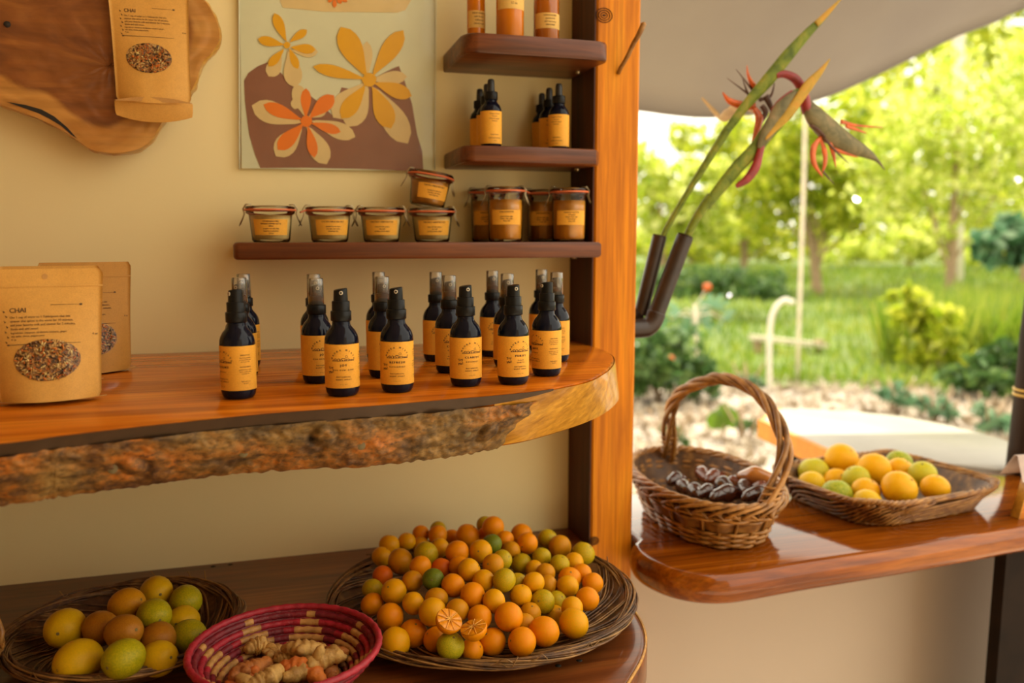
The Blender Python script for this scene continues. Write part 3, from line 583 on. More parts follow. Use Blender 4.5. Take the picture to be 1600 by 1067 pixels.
# ================================================================== KRAFT POUCHES
CHAI = [("CHAI", .0052, 0), ("Use 1 cup of water to 1 Tablespoon chai mix", .0024, .0062), ("simmer chai spices in the water for 10 minutes,", .0024, .0104), ("add your favorite milk and simmer for 2 minutes,", .0024, .0146), ("Strain and add sweet.", .0024, .0188),
        ("Ingredients: cinnamon, cardamom, turmeric, ginger,", .0020, .0228), ("star anise, cloves, peppercorns", .0020, .0264), ("4 oz", .0022, .0300)]
def pouch(label, loc, rot, W, H, dep, win=(.5, .30, .31, .155), txt=True, group=None, flip=False, hole=True, ty=.665, gus=.016, tap=.86, mat='kraft'):
    t = thing('kraft_pouch', label, 'pouch', loc, 0, group, rot)
    fl = (lambda v: dep*(1-v)**1.1) if not flip else (lambda v: dep*(1-v)**1.1)
    def hw(v): return W/2*(1-.02*math.sin(PI*v))*(tap+(1-tap)*min(1, v*1.05))
    def surf(u, v, e=0):    # u -1..1, v 0..1
        d = fl(v)*(1-abs(u)**2.6)*.9+.0012
        cr = .0012*noise.noise(Vector((u*2.3, v*3.1, W*90)))*(1-abs(u))
        rnd = 1
        if v > .95: rnd = 1-.055*((v-.95)/.05)**2
        if v < .04: rnd = 1-.05*((.04-v)/.04)**2
        zb = -.003*(1-u*u)*(1-v)**6
        return (hw(v)*u*rnd, -d-cr-e, H*v+zb+.003)
    m = MB(); nu, nv = 22, 26
    m.grid(lambda a, b: surf(a*2-1, b), nu, nv)
    back = lambda a, b: (lambda q: (q[0], .0006+dep*.10*(1-b)*(1-abs(1-a*2)**2.6), q[2]))(surf(1-a*2, b))
    m.grid(back, nu, nv); n1 = (nu+1)*(nv+1)
    for j in range(nv):   # side seams
        m.f.append((j, n1+nu*(nv+1)+j, n1+nu*(nv+1)+j+1, j+1)); m.f.append((nu*(nv+1)+j+1, n1+j+1, n1+j, nu*(nv+1)+j)); m.m += [0, 0]
    m.build('pouch_body', mat, t)
    # gusset flap at the bottom
    g = MB(); g.grid(lambda a, b: (lambda u: (W/2*u*(.95-.0*b), -fl(0)*(1-abs(u)**2.6)*(.9-.85*b)-.001, 0.003-.003*(1-u*u)-gus*b*(.55+.45*abs(u)**3)*0+.001*b))(a*2-1), 18, 4); g.build('gusset', 'kraft_dark', t)
    MB().grid(lambda a, b: surf(a*2-1, .86+.012*b, .0006), 20, 1).build('zip_seam', mat, t)
    if win:
        cu, cv, wu, wv = win; K = 36
        def oval(s, th, e): return surf((cu*2-1)+wu*2*s*math.cos(th), cv+wv*s*math.sin(th), e)
        m = MB(); ringsn = 10; rr = [[oval(.06+.94*q/ringsn, 2*PI*k/K, .0004+.0008*noise.noise(Vector((math.cos(2*PI*k/K)*q*.9, math.sin(2*PI*k/K)*q*.9, 2)))) for k in range(K)] for q in range(ringsn+1)]
        m.rings(rr, cap1=False); m.build('tea_mix', 'tea_mix', t)
        m = MB(); R2 = random.Random(int(W*1e5))
        for q in range(210):   # loose chips of spice behind the film
            s = math.sqrt(R2.random())*.95; th = R2.random()*2*PI; c = Vector(oval(s, th, .0008)); a = R2.random()*PI; l = R2.uniform(.0012, .0034); w2 = R2.uniform(.0005, .0013)
            d1 = Vector((math.cos(a)*l, 0, math.sin(a)*l)); d2 = Vector((-math.sin(a)*w2, 0, math.cos(a)*w2)); h = Vector((0, -R2.uniform(.0006, .0016), 0))
            m.add([c+d1, c+d2, c-d1, c-d2, c+h+d1*.4, c+h-d1*.4], [(0, 1, 4), (1, 5, 4), (1, 2, 5), (2, 3, 5), (3, 4, 5), (3, 0, 4)], R2.choice([0, 0, 1, 2, 3]))
        o = m.build('spice_chips', ['turmeric_bright', 'jar_paste', 'pod_dark', 'ginger'], t, smooth=False); o['kind'] = 'stuff'
        m = MB(); m.rings([[oval(.03+.99*q/6, 2*PI*k/K, .0026+.0010*noise.noise(Vector((math.cos(2*PI*k/K)*q*.7, math.sin(2*PI*k/K)*q*.7, 5)))) for k in range(K)] for q in range(7)], cap1=False); m.build('window_film', 'cellophane', t)
    if hole and not flip:
        m = MB(); m.add([surf(.05*math.cos(k*PI/8), .940+.028*math.sin(k*PI/8)*W/H, .0005) for k in range(16)], [tuple(range(16))]); m.build('hang_hole', 'kraft_dark', t, smooth=False)
    if txt:
        m = MB(); mp = lambda x, y: surf(x/(W/2), (y)/H, .0005)
        x0 = -.64*W/2; y0 = ty*H
        for s, sz, dy in CHAI: put_text(m, s, sz*W/.115, (x0, y0-dy*W/.115), 0, 'LEFT', 1.0, mp, bold=.00012 if dy else .0004)
        for (xa, xb, yy, hh) in ((-.70, .62, -.0345, .0008), (.08, .60, .0075, .0005)):
            xa, xb, yy = xa*W/2, xb*W/2, y0+yy*W/.115
            m.grid(lambda a, b: mp(xa+(xb-xa)*a, yy+hh*(b-.5)*(1-a*.5)), 12, 1)
        for (xx, yy, r) in ((.62, .0075, .0012), (-.70, -.0345, .0010)): m.add([mp(xx*W/2+r*1.5*math.cos(k*PI/4), y0+yy*W/.115+r*math.sin(k*PI/4)) for k in range(8)], [tuple(range(8))])
        put_text(m, '4 oz', .0023*W/.115, (.44*W, y0-.0262*W/.115), 0, 'CENTER', 1, mp, bold=.0002)
        for k in range(7):
            xx = -.70*W/2-.003+.002*(k % 2); yy = y0+.003-.0055*k*W/.115; m.add([mp(xx, yy), mp(xx+.0026, yy-.002), mp(xx+.0010, yy-.0030)], [(0, 1, 2)])
        m.build('print', 'ink_kraft', t, smooth=False)
    return t
t_ = NT('tea_mix'); vv = t_.n('ShaderNodeTexVoronoi'); vv.inputs['Scale'].default_value = 420; t_.l(t_.coord(), vv.inputs['Vector'])
sp = t_.n('ShaderNodeSeparateColor'); t_.l(vv.outputs['Color'], sp.inputs[0]); t_.col(t_.ramp(sp.outputs[0], [(.1, (.06, .03, .012)), (.4, (.24, .10, .03)), (.6, (.42, .16, .03)), (.8, (.55, .34, .12)), (.95, (.14, .06, .03))])); t_.set(Roughness=.6); t_.bump(vv.outputs['Distance'], .6, .002); M['tea_mix'] = t_.m

fp = onz(92, 634, 1.2722)
pouch('brown kraft pouch of chai standing at the front left of the live-edge shelf', (-.2190, -.392, 1.2722), (math.radians(-9), 0, math.radians(7)), .1160, .1425, .032)
pouch('half-hidden kraft pouch standing right behind the front chai pouch', (-.240, -.262, 1.2722), (math.radians(-5), 0, math.radians(4)), .112, .141, .028, txt=False)
pouch('dull brown kraft pouch at the back, nearest the wall behind the chai pouch', (-.213, -.180, 1.2722), (math.radians(-4), 0, math.radians(16)), .112, .143, .030, win=(.5, .30, .31, .155), mat='kraft_brown')
# pouch hung on the slab: its folded base hangs open
t = pouch('kraft chai pouch hanging in front of the tree slice on the wall', (-.131, -.062, 1.640), (math.radians(3), 0, math.radians(0)), .107, .172, .020, ty=.70, win=(.47, .345, .30, .118), hole=False, tap=.93)
m = MB(); m.grid(lambda a, b: (lambda u: (.107/2*u*(.97-.03*b**4), -.006-.012*(1-b)*(1-u*u), .002-.001*(1-u*u)-.019*b-.004*(u*u)*b*0+.012*(1-u*u)*(.3-b)*.9))(a*2-1), 18, 6); m.build('base_fold', 'kraft', t)
m = MB(); m.grid(lambda a, b: (lambda u: (.100/2*u, -.0185-.0*b, .0025-.006*(1-u*u)*0+.006*(1-u*u)*(1-b)-.0008*b))(a*2-1), 14, 2); m.build('base_crease', 'kraft_dark', t)

# ================================================================== BOTTLES
def cap_prof(r, z0, z1, ch=.0008): return [(r-ch, z0), (r, z0+ch), (r, z1-ch), (r-ch, z1)]
G_SPRAY = 'spray bottles on the live-edge shelf'
def spray_bottle(name, sub, capped, handw=True):
    t = thing('spray_bottle', '', 'bottle', (0, 0, 0), 0, G_SPRAY); R = .0192
    MB().lathe([(0, .0016), (.0135, .001), (.0150, 0), (.0165, .0010), (.0182, .0042), (.0191, .0090), (R, .0120), (R, .0610), (.0189, .0650), (.0178, .0690), (.0155, .0735), (.0122, .0775), (.0104, .0800), (.0100, .0830), (.0100, .0850)], 36).build('bottle_glass', 'cobalt_glass', t)
    MB().lathe(cap_prof(.0116, .0846, .0962), 32).build('collar', 'black_plastic', t)
    hr = (.0082, .0064) if capped else (.0100, .0080)
    h = MB(); h.lathe([(hr[0], .0955), (hr[0], .1062), (hr[0]-.0005, .1070), (hr[1], .1072)], 28)
    # spray head: round with a slanted top
    seg = 24; rg = []
    for z, r in ((.1068, hr[1]+.0001), (.1170, hr[1]-.0003), (.1200, hr[1]-.0005), (.1206, hr[1]-.0012)):
        rg.append([(r*math.cos(2*PI*k/seg), r*math.sin(2*PI*k/seg), z+(.0010*math.cos(2*PI*k/seg) if z > .115 else 0)) for k in range(seg)])
    h.rings(rg); sh = h.build('spray_head', 'black_plastic', t, auto=40)
    nz = MB().lathe([(.0012, 0), (.0022, 0), (.0022, .0008), (.0012, .0008)], 14, caps=False); o = nz.build('nozzle', 'white_plastic', sh); o.location = (0, -hr[1]+.0004, .1165); o.rotation_euler = (PI/2, 0, 0)
    lb = MB(); cyl_patch(lb, R+.00025, -.0535, .0535, .0105, .0597, 44); lab = lb.build('label', 'label_paper', t)
    m = MB(); mp = cyl_map(R+.0004, 0); k = .001
    # arc of lettering
    word = 'MAUKA MISTS'
    for i, ch in enumerate(word):
        if ch == ' ': continue
        a = math.radians(168-156*i/(len(word)-1)); rx, ry = 12.2, 11.2
        put_text(m, ch, 1.95*k, ((rx*math.cos(a))*k, (42.2+ry*math.sin(a)-.6)*k), a-PI/2, 'CENTER', 1, mp, bold=.0004)
    # mountains: two dark ridge lines and strokes
    ridge = [(-12.5, 41.2), (-10.5, 43.0), (-8.5, 44.0), (-6.8, 42.9), (-5, 44.2), (-3, 42.6), (-1, 44.4), (1.5, 44.3), (3.5, 42.8), (5.5, 43.4), (8, 42.5), (10.5, 42.3), (13, 42.2)]
    for i in range(len(ridge)-1):
        (x1, y1), (x2, y2) = ridge[i], ridge[i+1]; m.add([mp(x1*k, (y1-.32)*k), mp(x2*k, (y2-.32)*k), mp(x2*k, (y2+.32)*k), mp(x1*k, (y1+.32)*k)], [(0, 1, 2, 3)])
        m.add([mp(x1*k, 41.1*k), mp(x2*k, 41.2*k), mp(x2*k, 41.75*k), mp(x1*k, 41.75*k)], [(0, 1, 2, 3)])
    for x, y in ((-9.6, 43), (-7.4, 42.9), (-4.4, 43.2), (-1.7, 43.4), (1, 43.2), (2.6, 42.8), (6, 42.6), (9, 42)):
        m.add([mp(x*k, y*k), mp((x+.5)*k, y*k), mp((x+1.5)*k, 41.5*k), mp((x+.3)*k, 41.5*k)], [(0, 1, 2, 3)])
    for q in range(12):
        a0, a1 = q*PI/6, (q+1)*PI/6; m.add([mp((3.6+r*math.cos(a))*k, (46.2+r*math.sin(a))*k) for r, a in ((1.5, a0), (1.5, a1), (1.15, a1), (1.15, a0))], [(3, 2, 1, 0)])
    put_text(m, name, 2.5*k, (0, 35.2*k), 0, 'CENTER', 1.45, mp, bold=.0005)
    s2 = sub.split('|')
    for i, s in enumerate(s2): put_text(m, s, 1.55*k, (0, (30.4-2.8*i)*k), 0, 'CENTER', 1.7, mp, bold=.0003)
    for s, y in (('BOTANICAL', 22.6), ('BODY SPRAY', 19.6)): put_text(m, s, 1.45*k, (0, y*k), 0, 'CENTER', 1.6, mp, bold=.0003)
    put_text(m, '2 FL OZ', 1.2*k, (0, 14.2*k), 0, 'CENTER', 1.4, mp)
    # small print on the right-hand side
    side = [('DIRECTIONS', 49, 1.3), ('Mist body and hair', 46.2, 1.1), ('or spray linens and', 44, 1.1), ('air as you wish', 41.8, 1.1), ('INGREDIENTS', 36, 1.3), ('purified water, witch', 33, 1.1), ('hazel, organic plant', 30.8, 1.1), ('essential oils', 28.6, 1.1), ('Made with love', 20, 1.1), ('by hand', 17.8, 1.1)]
    for s, y, z in side: put_text(m, s, z*k, (28*k, y*k), 0, 'CENTER', 1.1, mp, bold=.0001)
    if handw:
        put_text(m, 'Try', 2.9*k, (-14.5*k, 32.3*k), .18, 'CENTER', 1.05, mp, bold=.0003); put_text(m, 'Me!', 2.9*k, (-14.2*k, 27.6*k), .25, 'CENTER', 1.05, mp, bold=.0003)
    m.build('print', 'ink', lab, smooth=False)
    if capped:
        MB().lathe([(.0094, .0966), (.0097, .0966), (.0091, .1275), (.0085, .1286), (0, .1288)], 28, caps=False).build('clear_cap', 'clear_plastic', t)
    return t
KIND = {'A': ('PRESENT', 'NEROLI'), 'B': ('JOY', 'PUA KENI KENI'), 'C': ('REFRESH', 'PEPPERMINT'), 'D': ('CLARITY', 'ROSEMARY'), 'E': ('PURIFY', 'PALO|SANTO'), 'F': ('ARISE', 'CITRUS')}
SP = [('A', 0, -.0225, -.424, -58, 'leftmost of the front row, label turned to the left'), ('B', 0, .0905, -.441, 4, 'uncapped, label JOY facing out, in the front row'), ('C', 0, .154, -.435, 0, 'uncapped, label REFRESH facing out, in the front row'),
      ('D', 0, .240, -.419, 24, 'uncapped, label CLARITY with handwriting, in the front row'), ('E', 0, .299, -.422, 28, 'uncapped, label PURIFY with handwriting, in the front row'), ('F', 0, .359, -.373, -52, 'uncapped, rightmost of the front row, showing its small print'),
      ('A', 1, -.0205, -.300, -40, 'clear-capped, directly behind the leftmost front bottle'), ('B', 1, .070, -.344, 18, 'clear-capped, label JOY, behind and left of the front JOY bottle'), ('C', 1, .154, -.323, 26, 'clear-capped, directly behind the front REFRESH bottle'),
      ('D', 1, .244, -.311, 16, 'clear-capped, behind and left of the front CLARITY bottle'), ('E', 1, .332, -.283, 14, 'clear-capped, directly behind the front PURIFY bottle'), ('F', 1, .414, -.255, -60, 'clear-capped, rightmost of all, showing the small print side'),
      ('A', 2, -.0165, -.191, -30, 'clear-capped, leftmost in the back row by the wall'), ('B', 2, .075, -.225, 20, 'clear-capped, in the back row behind the second JOY bottle'), ('C', 2, .170, -.175, 30, 'clear-capped, in the back row behind the REFRESH bottles'),
      ('D', 2, .249, -.199, 20, 'clear-capped, in the back row behind and left of the CLARITY bottles'), ('E', 2, .340, -.176, 20, 'clear-capped, in the back row directly behind the PURIFY bottles'), ('F', 2, .427, -.148, 20, 'clear-capped, at the back right beside the post')]
protos = {}
for kd, row, x, y, off, lab in SP:
    key = (kd, row > 0)
    if key not in protos: protos[key] = spray_bottle(*KIND[kd], row > 0, kd in 'BCDE' and row == 0); o = protos[key]
    else: o = copy_tree(protos[key])
    o.location = (x, y, ZT+.0003); o.rotation_euler = (0, 0, math.atan2(-x, 1.42+y)+math.radians(off)); tag(o, 'spray bottle, '+lab)

G_DROP = 'dropper bottles on the small dark shelf'
def dropper():
    t = thing('dropper_bottle', '', 'bottle', (0, 0, 0), 0, G_DROP); R = .0163
    MB().lathe([(0, .001), (.012, .001), (.0135, 0), (.0155, .002), (R, .006), (R, .054), (.0158, .058), (.0140, .0625), (.0105, .0665), (.0090, .069), (.0090, .073)], 32).build('bottle_glass', 'cobalt_glass', t)
    MB().lathe([(.0098, .0715), (.0102, .0722), (.0102, .0822), (.0098, .083), (.006, .0832)], 28).build('collar', 'black_plastic', t)
    MB().lathe([(.0062, .0828), (.0057, .085), (.0054, .096), (.0050, .1003), (.0036, .1022), (0, .103)], 24).build('bulb', 'black_rubber', t)
    lb = MB(); cyl_patch(lb, R+.0002, -.048, .048, .0048, .0535, 40); lab = lb.build('label', 'label_paper', t); m = MB(); mp = cyl_map(R+.00035); k = .001
    for s, y, z in (('Organic Herbal', 48.5, 1.8), ('Extract', 44.8, 1.9), ('Olena & Ginger', 41.2, 1.8), ('Tincture', 37.6, 1.8), ('HAND MADE', 17.5, 1.5), ('small batch tincture', 12.6, 1.7), ('1 fl oz', 8.6, 1.4)): put_text(m, s, z*k, (0, y*k), 0, 'CENTER', 1.05, mp, bold=.0002)
    lf = [(2.6*math.sin(a*PI/7)*(1 if a < 7 else -1)*abs(math.sin(a*PI/14))**.3, 27+4.2*math.cos(a*PI/7)) for a in range(14)]
    m.add([mp(x*k, y*k) for x, y in lf], [tuple(reversed(range(14)))])
    m.build('print', 'ink_soft', lab, smooth=False); return t
dp = dropper(); first = True
for x, y, off, lab in [(.3535, -.122, 20, 'front bottle of the left-hand group of three'), (.3585, -.079, 25, 'middle bottle of the left-hand group of three'), (.3590, -.033, 25, 'rearmost bottle of the left-hand group, nearest the wall'),
                       (.4655, -.116, -14, 'front bottle of the right-hand group of three'), (.4640, -.074, 12, 'middle bottle of the right-hand group of three'), (.4690, -.022, 16, 'rearmost bottle of the right-hand group, nearest the wall')]:
    o = dp if first else copy_tree(dp); first = False
    o.location = (x, y, 1.5873); o.rotation_euler = (0, 0, math.atan2(-x, 1.42+y)+math.radians(off)); tag(o, 'dark dropper bottle, '+lab)

# honey bottles
def honey(label, loc, R, H, shoulder, lz, mat, rz, words):
    t = thing('honey_bottle', label, 'bottle', loc, rz, 'honey bottles on the top dark shelf')
    MB().lathe([(0, .002), (R*.8, .001), (R*.93, 0), (R, .003), (R, shoulder), (R*.93, shoulder+.012), (R*.7, shoulder+.028), (R*.42, shoulder+.04), (R*.38, H-.012), (R*.44, H-.010), (R*.44, H)], 32).build('bottle_glass', mat, t)
    MB().lathe(cap_prof(R*.5, H-.001, H+.016), 24).build('lid', 'brass', t)
    m = MB(); cyl_patch(m, R+.0003, -R*1.35, R*1.35, lz[0], lz[1], 26); lab = m.build('label', 'cream_paper', t); m = MB(); mp = cyl_map(R+.0005)
    h = lz[1]-lz[0]
    for i, s in enumerate(words): put_text(m, s, h*.10, (0, lz[1]-h*(.2+.2*i)), 0, 'CENTER', 1, mp, bold=.0002)
    m.build('print', 'ink_soft', lab, smooth=False)
    return t
honey('slim honey bottle with a paper label, left of the large middle one', (.3400, -.085, 1.7473), .0140, .12, .085, (.0225, .0480), 'honey', .1, ['RAW HONEY', 'wild flower', 'unfiltered', 'island made'])
honey('largest honey bottle, bright amber, in the middle of the top shelf', (.3850, -.118, 1.7473), .0212, .15, .105, (.0440, .0780), 'honey', 0, ['HONEY', 'from our hives', 'raw & local', '12 oz'])
honey('dark honey bottle with a cream label, on the right of the top shelf', (.4480, -.105, 1.7473), .0200, .13, .066, (.0230, .0460), 'honey_dark', 0, ['LILIKOI HONEY', 'passion fruit', 'and raw honey', 'island made'])

# ================================================================== CLIP-TOP JARS
def jar(cat_label, loc, low, mat, rz, words, rot=None, tab=None, group='clip-top glass jars on the long dark shelf'):
    t = thing('clip_top_jar', cat_label, 'jar', loc, rz, group, rot)
    if low: Rb, Rt, H, RL = .0275, .0315, .046, .0358
    else: Rb, Rt, H, RL = .0268, .0280, .079, .0300
    pr_ = [(0, .0012), (Rb*.8, .0008), (Rb*.92, 0), (Rb, .003), (Rb+(Rt-Rb)*.8, H*.72), (Rt, H-.006), (RL-.001, H-.004), (RL, H-.002), (RL-.0005, H)]
    MB().lathe(pr_, 36, caps=False).build('jar_glass', 'clear_glass', t)
    ins = .0016; top_ = H*(.86 if low else .84)
    MB().lathe([(0, .004), (Rb*.85, .004), (Rb-ins, .0065), (Rb+(Rt-Rb)*.8-ins, H*.72), (Rt-ins-.0006, top_), (0, top_+.0006)], 32).build('contents', mat, t)
    MB().lathe([(RL-.004, H-.0002), (RL+.0014, H), (RL+.0018, H+.0011), (RL+.0014, H+.0024), (RL-.004, H+.0026)], 36, caps=False).build('rubber_ring', 'rubber_red', t)
    if tab is not None:
        a = math.radians(tab); d = Vector((math.cos(a), math.sin(a), 0)); p = d*(RL+.0005)+Vector((0, 0, H+.001)); s = Vector((-d.y, d.x, 0))*.004
        m = MB(); q = p+d*.0085+Vector((0, 0, -.0035)); m.add([p-s, p+s, q+s, q-s, p-s+Vector((0, 0, .0018)), p+s+Vector((0, 0, .0018)), q+s+Vector((0, 0, .0018)), q-s+Vector((0, 0, .0018))], [(3, 2, 1, 0), (4, 5, 6, 7), (0, 1, 5, 4), (1, 2, 6, 5), (2, 3, 7, 6), (3, 0, 4, 7)]); m.build('ring_tab', 'rubber_red', t, smooth=False)
    MB().lathe([(RL-.003, H+.0026), (RL, H+.003), (RL+.0002, H+.0055), (RL-.0015, H+.0068), (RL*.8, H+.0074), (RL*.78, H+.0060), (0, H+.0060)], 36, caps=False).build('lid', 'clear_glass', t)
    for a in (8, 172):
        a = math.radians(a); d = Vector((math.cos(a), math.sin(a), 0)); s = Vector((-d.y, d.x, 0)); Z = Vector((0, 0, 1)); m = MB()
        for sg in (-1, 1): m.tube([d*(RL-.008)+s*.003*sg+Z*(H+.0095), d*(RL-.001)+s*.003*sg+Z*(H+.0098), d*(RL+.0036)+s*.003*sg+Z*(H+.003), d*(RL+.002)+s*.003*sg+Z*(H-.004), d*(RL+.004)+s*.0028*sg+Z*(H-.010), d*(RL+.0085)+s*.0022*sg+Z*(H-.020)], .00075, 6)
        m.tube([d*(RL+.0085)+s*.0022+Z*(H-.020), d*(RL+.0095)+Z*(H-.0215), d*(RL+.0085)-s*.0022+Z*(H-.020)], .00075, 6); m.build('clip', 'metal_wire', t)
    lz = (.0105, .0335) if low else (.0270, .0500); Rl = (Rb+(Rt-Rb)*.55)+.0007
    m = MB()
    if low:
        f = lambda u, v: (lambda rr: (math.sin(u/Rl)*rr, -math.cos(u/Rl)*rr, v))(Rb+(Rt-Rb)*.8*(v/(H*.72))+.0006)
    else: f = cyl_map(Rb+(Rt-Rb)*.6+.0007)
    W2 = .0270 if low else .0255
    m.grid(lambda a, b: f(-W2+2*W2*a, lz[0]+(lz[1]-lz[0])*b), 24, 3); lab = m.build('label', 'label_paper', t)
    m = MB(); f2 = (lambda u, v: (lambda q: (q[0]*1.008, q[1]*1.008, q[2]))(f(u, v))); h = lz[1]-lz[0]
    for i, s in enumerate(words): put_text(m, s, h*(.085 if i else .10), (0, lz[1]-h*(.18+.15*i)), 0, 'CENTER', 1.0, f2, bold=.0002)
    m.build('print', 'ink', lab, smooth=False); return t
ZJ = 1.4434
wl = ['HAWAIIAN FIRE', 'SMOKED PEPPER SALT &', 'SPICE', 'pepper, sea salt, chili', 'keep in a cool place', '3.5 oz']; w2_ = ['CACAO NIB & SEA SALT', '', 'smoked on the farm', 'sea salt, raw cacao', 'best kept dry']; w3_ = ['MACNUT FARM BUTTER', '', 'nuts, sea salt, honey', 'stir well', 'product of the island']
def face(x, y): return math.atan2(-x, 1.42+y)*-1*-1
jar('low clip-top jar of pale spice paste, farthest left on the long shelf', (.0240, -.082, ZJ), True, 'jar_paste', -.02, wl)
jar('low clip-top jar of pale paste, second from the left on the long shelf', (.1105, -.074, ZJ), True, 'jar_paste', -.08+.18, w2_, tab=190)
jar('low clip-top jar of pale paste, third from the left on the long shelf', (.1900, -.070, ZJ), True, 'jar_paste', -.10, w3_)
jar('low clip-top jar on the long shelf that carries another jar on its lid', (.2710, -.066, ZJ), True, 'jar_paste', -.06, w3_)
jar('low clip-top jar tilted to the right on top of another jar', (.2640, -.060, ZJ+.0560), True, 'jar_dark', 0, w2_, rot=(0, math.radians(9.5), .1))
wt = ['LILIKOI BUTTER', '', 'passion fruit, eggs', 'butter, cane sugar', 'keep cold']
jar('tall clip-top jar of amber preserve in front, right of the low jars', (.3850, -.0925, ZJ), False, 'jar_honey', -.22, wt, tab=-12)
jar('tall clip-top jar of dark preserve, partly hidden behind the front amber one', (.3720, -.0330, ZJ), False, 'jar_dark', -.3, wt)
jar('tall clip-top jar of golden preserve in front, nearest the post', (.4930, -.0920, ZJ), False, 'jar_honey', -.2, ['MANGO BUTTER', 'with ginger', 'mango, cane sugar', 'fresh ginger', 'keep cold'])
jar('tall clip-top jar of dark preserve at the back, left of the golden one', (.4700, -.0330, ZJ), False, 'jar_dark', -.4, wt)
# ================================================================== BASKETS
def sup(a, rx, ry, n=2.0):
    c, s = math.cos(a), math.sin(a); return (rx*abs(c)**(2/n)*(1 if c >= 0 else -1), ry*abs(s)**(2/n)*(1 if s >= 0 else -1))
def strand(name, pts, r, mat, parent, seg=6, closed=False): return MB().tube(pts, r, seg, closed).build(name, mat, parent)

# handled willow basket
t = thing('handled_basket', 'oval willow basket with twisted arched handle, full of dark seed pods', 'basket', (.772, -.050, .9355), math.radians(-6))
HB = .082; RX, RY, BX, BY = .116, .196, .085, .158
def wall(a, z, out=0):
    f = (z/HB); f = f**.8; rx, ry = BX+(RX-BX)*f+out, BY+(RY-BY)*f+out; x, y = sup(a, rx, ry, 2.2); return Vector((x, y, z))
NS = 26
for k in range(NS):
    a = 2*PI*k/NS; m = MB().tube([wall(a, z, .0) for z in (.002, .02, .04, .06, .080)], .0028, 6); m.build('stake', 'willow', t)
rows = [.004, .009, .014, .019, .024, .029]
for i, z in enumerate(rows):
    pts = []; n = NS*6
    for j in range(n):
        a = 2*PI*j/n; o = .0040*math.cos(PI*(j/6)+PI*(i % 2)); pts.append(wall(a, z+.0012*noise.noise(Vector((a*3, i, 0))), o))
    strand('weaver', pts, .0031, 'willow', t, 6, True)
# flat band of split willow (wide woven row) between the two woven zones
m = MB(); n = NS*6; vs = []
for zz in (.0335, .0475):
    for j in range(n): a = 2*PI*j/n; vs.append(wall(a, zz, .0038*math.cos(PI*j/6)+.0002))
m.add(vs, [(j, (j+1) % n, n+(j+1) % n, n+j) for j in range(n)]); m.build('split_band', 'willow_dark', t)
for i, z in enumerate((.051, .0555, .060, .0645)):
    pts = []
    for j in range(n):
        a = 2*PI*j/n; o = .0042*math.cos(PI*(j/6)+PI*(i % 2)); pts.append(wall(a, z+.0013*noise.noise(Vector((a*3, i, 4))), o))
    strand('weaver', pts, .0033, 'willow', t, 6, True)
for k in range(30):   # sloping braid strands of the rim border
    a0 = 2*PI*k/30; pts = []
    for j in range(12):
        f = j/11; a = a0+f*1.05; pts.append(wall(a, .064+.023*math.sin(PI*f)**.8-.004*f, .007*math.sin(2*PI*f+.6)+.003))
    strand('border_strand', pts, [.0024+.0010*math.sin(PI*j/11) for j in range(12)], 'willow', t)
for ph in range(3):
    pts = []
    for j in range(150):
        a = 2*PI*j/150; w_ = 14*a+ph*2*PI/3; pts.append(wall(a, .083+.0038*math.sin(w_), .0042*math.cos(w_)))
    strand('rim_strand', pts, .0036, 'willow', t, 6, True)
m = MB(); m.rings([[tuple(wall(2*PI*k/40, .003, -.004)) for k in range(40)], [tuple(wall(2*PI*k/40, .006, -.004)) for k in range(40)]]); m.build('base', 'willow_dark', t)
lin_ = MB().grid(lambda a, b: tuple(wall(2*PI*a, .004+.076*b, -.0052)), 60, 5); lin_.build('dark_gap_backing', 'vine', t)  # dark sheet behind the weave, shade of the gaps put into its colour
# handle along the long axis, twisted from four rods
P0 = Vector((.010, .186, .070)); P1 = Vector((.028, -.186, .066))
inv = Matrix.Rotation(math.radians(6), 3, 'Z')
hp = [P0]; 
for px_, py_, yy in ((1046, 650, .125), (1062, 615, .09), (1100, 596, .04), (1135, 592, 0), (1180, 612, -.06), (1213, 655, -.12), (1226, 715, -.165)): hp.append(inv @ (ony(px_, py_, -.05+yy)-Vector(t.location)))
hp.append(P1); H = catmull(hp, 12)
for k in range(4):
    pts = []
    for i, p in enumerate(H):
        T = (H[min(i+1, len(H)-1)]-H[max(i-1, 0)]).normalized(); Nn = Vector((1, 0, 0)); Nn = (Nn-T*Nn.dot(T)).normalized(); B = T.cross(Nn); f = i/(len(H)-1)
        spread = .0068*(1+.9*(abs(f-.5)*2)**3)+.0012*noise.noise(Vector((f*9, k, 0))); a = k*PI/2+f*15
        pts.append(p+Nn*math.cos(a)*spread+B*math.sin(a)*spread)
    strand('handle_rod', pts, [.0054*(1-.25*abs(i/len(H)-.5)) for i in range(len(pts))], 'willow', t, 8)
for q, (p, sg) in enumerate(((H[3], 1), (H[-4], -1))):   # lashing at the feet
    for j in range(5):
        c = H[2+j] if sg > 0 else H[-3-j]; MBt = MB().tube([c+Vector((.016*math.cos(b_*PI/7), .011*math.sin(b_*PI/7), .003*math.sin(b_*PI/7+j))) for b_ in range(14)], .0024, 6, True); MBt.build('lashing', 'willow', t)
